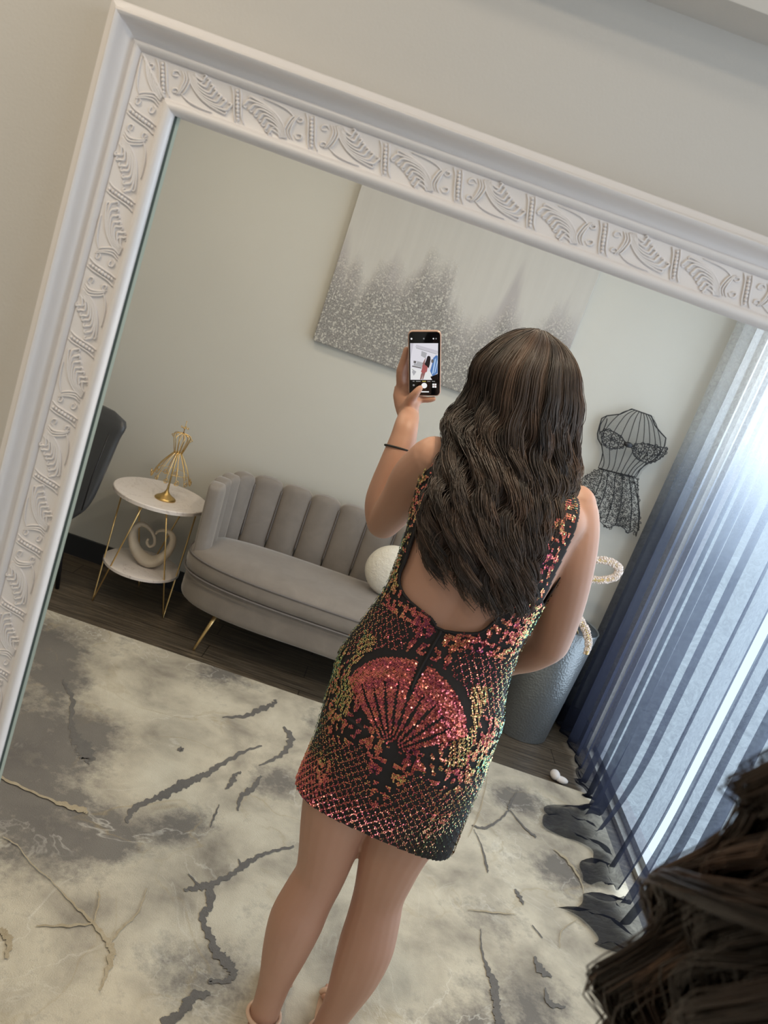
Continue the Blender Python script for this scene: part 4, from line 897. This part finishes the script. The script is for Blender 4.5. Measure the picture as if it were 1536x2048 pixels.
def hair_mesh(nl, ns, seed, long=False):
    global LONG, DPS; LONG = long
    g = np.random.default_rng(seed); M_ = 46; paths = []; tones = []; rad = []
    for l in range(nl):
        phi = (g.uniform(-2.7, 2.7) if long else g.uniform(-2.15, 2.15)); layer = g.choice([1.06, 1.03, 1.0, .97, .92]); ze = 1.205-0.03*math.sin(phi)+0.09*min(1, abs(phi)/1.6)*g.uniform(.2, 1)+g.uniform(0, .10)*g.random()
        if abs(phi) > 1.75: ze = g.uniform(1.34, 1.44) if not long else .85
        elif phi < -1.2: ze = g.uniform(1.22, 1.30)
        DPS = (0.0, 0.0, 0.4, 0.75, 1.0)[l % 5]
        if long: ze = g.uniform(0.80, 0.95)
        lam = g.uniform(.112, .130); ph0 = 1.6*phi+g.uniform(-.6, .6); amp = g.uniform(.013, .021)*(.45 if long else 1); lt = g.normal(0, .13); spread = g.uniform(.005, .010)
        t = np.linspace(0, 1, M_)
        for s_ in range(ns):
            z0 = 1.681-abs(g.normal(0, .007))-0.0; z0 = max(z0, 1.64); zee = ze+g.normal(0, .012); fly = g.random() < 0.05
            z = z0+(zee-z0)*(t**1.15); pe = phi+g.normal(0, .035)
            base = env(z, pe, layer*(1+0*z))
            grow = np.clip((1.56-z)/.12, 0, 1); ph_ = ph0+g.normal(0, .09)
            w = np.sin(2*np.pi*z/lam+ph_)*amp*grow*(1+0.5*np.clip((1.35-z)/.2, 0, 1)); w2 = np.cos(2*np.pi*z/lam+ph_)*amp*.75*grow
            off = g.normal(0, 1, 2)*spread*.5; tp = (0.45+0.55*np.clip((1.60-z)/.12, 0, 1))*(1-0.75*t**3)
            base[:, 0] += w+off[0]*tp+(np.cumsum(g.normal(0, .0003, M_)) if not fly else np.cumsum(g.normal(0, .0009, M_)))
            base[:, 1] += w2-abs(off[1])*tp*0.8+(g.normal(0, .006)*grow if fly else 0)
            base[:, 2] += g.normal(0, .0015)
            paths.append(base); tones.append(0.30+lt+g.normal(0, .06)+0.34*np.clip((1.50-z)/.30, 0, 1)*(0.55+0.45*np.sin(2*np.pi*z/lam+ph_+1.0)))
            rad.append(((0.00036 if long else 0.00052)*(0.6+.4*np.sin(np.pi*np.clip(t*1.05, 0, 1))**.5)))
    pa = np.array(paths); to = np.array(tones); ra = np.array(rad); n, m = pa.shape[:2]
    tg = np.gradient(pa, axis=1); tg /= np.linalg.norm(tg, axis=2, keepdims=True)+1e-9
    up = np.zeros_like(tg); up[..., 1] = 1; u = up-tg*np.sum(up*tg, 2, keepdims=True); u /= np.linalg.norm(u, axis=2, keepdims=True)+1e-9; w = np.cross(tg, u)
    K3 = 3; V = np.stack([pa+(u*math.cos(2*PI*k/K3)+w*math.sin(2*PI*k/K3))*ra[..., None]*1.5 for k in range(K3)], 2).reshape(-1, 3)
    T = np.repeat(to.reshape(-1), K3)
    base = (np.arange(n)[:, None, None]*m+np.arange(m-1)[None, :, None])*K3; k = np.arange(K3)[None, None, :]; k2 = (k+1) % K3
    F = np.stack([base+k, base+k2, base+K3+k2, base+K3+k], -1).reshape(-1, 4)
    # solid undercoat
    DPS = 1.0
    nz_, nq = 60, 48; zz_ = np.linspace(0.9 if long else 1.23, 1.676, nz_); qq = np.linspace(-2.7, 2.7, nq) if long else np.linspace(-2.2, 2.2, nq); Z_, Q_ = np.meshgrid(zz_, qq, indexing='ij')
    E_ = env(Z_.ravel(), Q_.ravel(), .88)+np.array([0, .006, 0]); E_[:, 1] += 0.0
    o_ = len(V); V = np.concatenate([V, E_]); T = np.concatenate([T, np.full(len(E_), .12)])
    fi = [(o_+j*nq+i, o_+j*nq+i+1, o_+(j+1)*nq+i+1, o_+(j+1)*nq+i) for j in range(nz_-1) for i in range(nq-1)]
    F = np.concatenate([F, np.array(fi)])
    me = bpy.data.meshes.new('hair'); V = V-np.array(ORG[person])
    me.vertices.add(len(V)); me.vertices.foreach_set('co', V.astype(np.float32).ravel()); me.loops.add(F.size); me.loops.foreach_set('vertex_index', F.astype(np.int32).ravel())
    me.polygons.add(len(F)); me.polygons.foreach_set('loop_start', np.arange(0, F.size, 4, dtype=np.int32)); me.polygons.foreach_set('use_smooth', np.ones(len(F), dtype=bool))
    me.update(calc_edges=True); a = me.attributes.new('tone', 'FLOAT', 'POINT'); a.data.foreach_set('value', T.astype(np.float32)); me.materials.append(m_hair)
    return me
hair = bpy.data.objects.new('hair', hair_mesh(150, 74, 11)); COL.objects.link(hair); hair.parent = person; hair_long = hair_mesh(150, 110, 23, True); ORG[hair] = ORG[person]

# ---- phone held up in the reflection
phone = thing('phone', 'smartphone in a rose gold case held up in the reflected hand', 'phone', tuple(PC))
PM = Matrix((( PA.x, PU.x, PN.x, PC.x), (PA.y, PU.y, PN.y, PC.y), (PA.z, PU.z, PN.z, PC.z), (0, 0, 0, 1)))
def rr_box(hw, hh, r, c0, c1, bev=0.001):
    out = []
    for cx, cy, q_ in ((hw-r, hh-r, 0), (-hw+r, hh-r, 1), (-hw+r, -hh+r, 2), (hw-r, -hh+r, 3)):
        for k in range(7): t = (q_+k/6)*PI/2; out.append((cx+r*math.cos(t), cy+r*math.sin(t)))
    b = MB(); b.prism(out, c0, c1, bev, 2); b.v = [tuple(PM @ Vector(v)) for v in b.v]; return b
HWp, HHp = 0.0360, 0.0730
rr_box(HWp, HHp, 0.010, -0.0090, 0.0006, 0.002).build('case', m_case, phone)
rr_box(HWp-.0022, HHp-.0022, 0.0085, -0.002, 0.0010, 0.0004).build('glass', m_glass, phone)
cols = {'w': (.80, .78, .84), 'f': (.62, .60, .66), 'g': (.45, .45, .47), 'sofa': (.16, .15, .15), 'hair': (.02, .015, .018), 'red': (.42, .12, .12), 'skin': (.30, .15, .14), 'blue': (.10, .22, .50), 'lb': (.45, .62, .85), 'black': (.002, .002, .003), 'rug': (.85, .85, .84), 'white': (1, 1, 1), 'grey': (.25, .25, .25), 'ye': (.5, .42, .1)}
keys = list(cols); sc = MB()
def z4(x, y): return ((x-755)/1365*200*0.0011*K, -(y-590)/2048*300*0.0011*K)     # screen drawing, from crop pixels to phone metres
def poly(pts, c, lay):
    sc.cur = keys.index(c); sc.add([PM @ Vector((*z4(x, y), 0.0011+lay*0.00004)) for x, y in pts], [tuple(range(len(pts)))])
def disc(x, y, r, c, lay, ry=None): poly([(x+r*math.cos(2*PI*k/24), y+(ry or r)*math.sin(2*PI*k/24)) for k in range(24)], c, lay)
poly([(553, 290), (947, 290), (945, 820), (553, 820)], 'w', 0)
poly([(640, 310), (947, 400), (947, 440), (625, 345)], 'f', 1); poly([(553, 290), (600, 290), (560, 500), (553, 520)], 'f', 1)
poly([(625, 370), (940, 460), (945, 820), (580, 660)], 'w', 2); poly([(715, 400), (790, 430), (770, 505), (705, 470)], 'g', 3); poly([(640, 350), (930, 440), (928, 450), (636, 362)], 'g', 3)
poly([(575, 640), (700, 680), (860, 700), (860, 815), (555, 815), (555, 660)], 'rug', 3)
poly([(570, 655), (640, 700), (600, 760), (575, 700), (590, 690)], 'g', 4); poly([(650, 545), (735, 570), (735, 640), (600, 610), (605, 580), (640, 585)], 'g', 4); poly([(600, 540), (640, 545), (632, 580), (600, 575)], 'sofa', 4); poly([(580, 610), (715, 640), (712, 655), (578, 628)], 'sofa', 5)
poly([(880, 500), (920, 460), (943, 470), (943, 720), (870, 770), (835, 690), (860, 600)], 'blue', 4); poly([(900, 520), (922, 500), (885, 720), (860, 745)], 'lb', 5); poly([(935, 520), (943, 560), (915, 700), (895, 735)], 'lb', 5); disc(868, 545, 18, 'sofa', 5, 28)
poly([(690, 815), (705, 735), (725, 700), (770, 705), (760, 740), (735, 815), (722, 815), (732, 745), (712, 815)], 'skin', 6)
poly([(728, 600), (790, 570), (825, 600), (800, 640), (790, 700), (745, 725), (705, 705), (720, 650)], 'red', 7)
poly([(795, 480), (815, 468), (838, 480), (842, 520), (832, 590), (815, 650), (790, 620), (762, 600), (760, 580), (780, 530)], 'hair', 8); poly([(745, 545), (770, 500), (775, 505), (760, 560), (765, 600), (735, 610), (728, 580)], 'skin', 7)
poly([(840, 775), (945, 730), (945, 820), (865, 820)], 'black', 8)
disc(752, 905, 41, 'white', 2); disc(600, 900, 15, 'grey', 2); poly([(870, 875), (927, 875), (927, 935), (870, 935)], 'white', 2); poly([(895, 875), (902, 875), (902, 935), (895, 935)], 'skin', 3); poly([(870, 900), (927, 900), (927, 908), (870, 908)], 'skin', 3)
poly([(690, 990), (820, 990), (820, 1006), (690, 1006)], 'white', 2); disc(572, 228, 13, 'white', 2); disc(745, 226, 11, 'grey', 2); disc(880, 226, 10, 'white', 2); disc(918, 226, 10, 'grey', 2)
for x0_, x1_, c in ((585, 612, 'grey'), (632, 700, 'grey'), (722, 776, 'ye'), (795, 840, 'grey'), (862, 905, 'grey')): poly([(x0_, 836), (x1_, 836), (x1_, 849), (x0_, 849)], c, 2)
SM = [emit('screen_'+k, cols[k], 1.05) for k in keys]
sc.build('screen', SM, phone, smooth=False)

# ------------------------------------------------------------------ the same person on this side of the mirror, hair just below the lens
YM = 0.84
def mirror_copy(root):
    """reflected twin, leaning a little to the phone side so that only the hair comes before the lens"""
    B = math.radians(-15); loc = Vector((root.location.x+0.240, 2*YM-root.location.y, root.location.z))
    def warp(d, wide):
        me = d.copy(); n = len(me.vertices); v = np.empty(n*3, dtype=np.float32); me.vertices.foreach_get('co', v); v = v.reshape(-1, 3)
        if wide == 1.0:                          # shoulders turned further towards the raised arm
            tw = math.radians(-38)*np.clip((v[:, 2]-0.9)/0.3, 0, 1); xx, yy = v[:, 0].copy(), v[:, 1].copy(); v[:, 0] = xx*np.cos(tw)-yy*np.sin(tw); v[:, 1] = xx*np.sin(tw)+yy*np.cos(tw)
        x = v[:, 0]*wide; z = v[:, 2]*0.98+0.092*np.clip(v[:, 2]/0.9, 0, 1); h = z-0.98; th = B*np.clip(h/0.28, 0, 1)
        hx = x*np.cos(th)+h*np.sin(th); hz = 0.98-x*np.sin(th)+h*np.cos(th)
        v[:, 0] = np.where(h > 0, hx, x); v[:, 2] = np.where(h > 0, hz, z); me.vertices.foreach_set('co', v.ravel()); me.update(); return me
    c = root.copy(); COL.objects.link(c); c.data = warp(root.data, 1.0); c.location = loc; c.scale = (1, -1, 1)
    def kids(a, b_):
        for ch in list(a.children):
            d = ch.copy(); d.data = warp(hair_long if ch.name.startswith('hair') else ch.data, 1.30 if ch.name.startswith('hair') else 1.0); COL.objects.link(d); d.parent = b_; kids(ch, d)
    kids(root, c); return c
near = mirror_copy(person); tag(near, 'person right in front of the lens, only blurred dark hair at the bottom right', 'person')
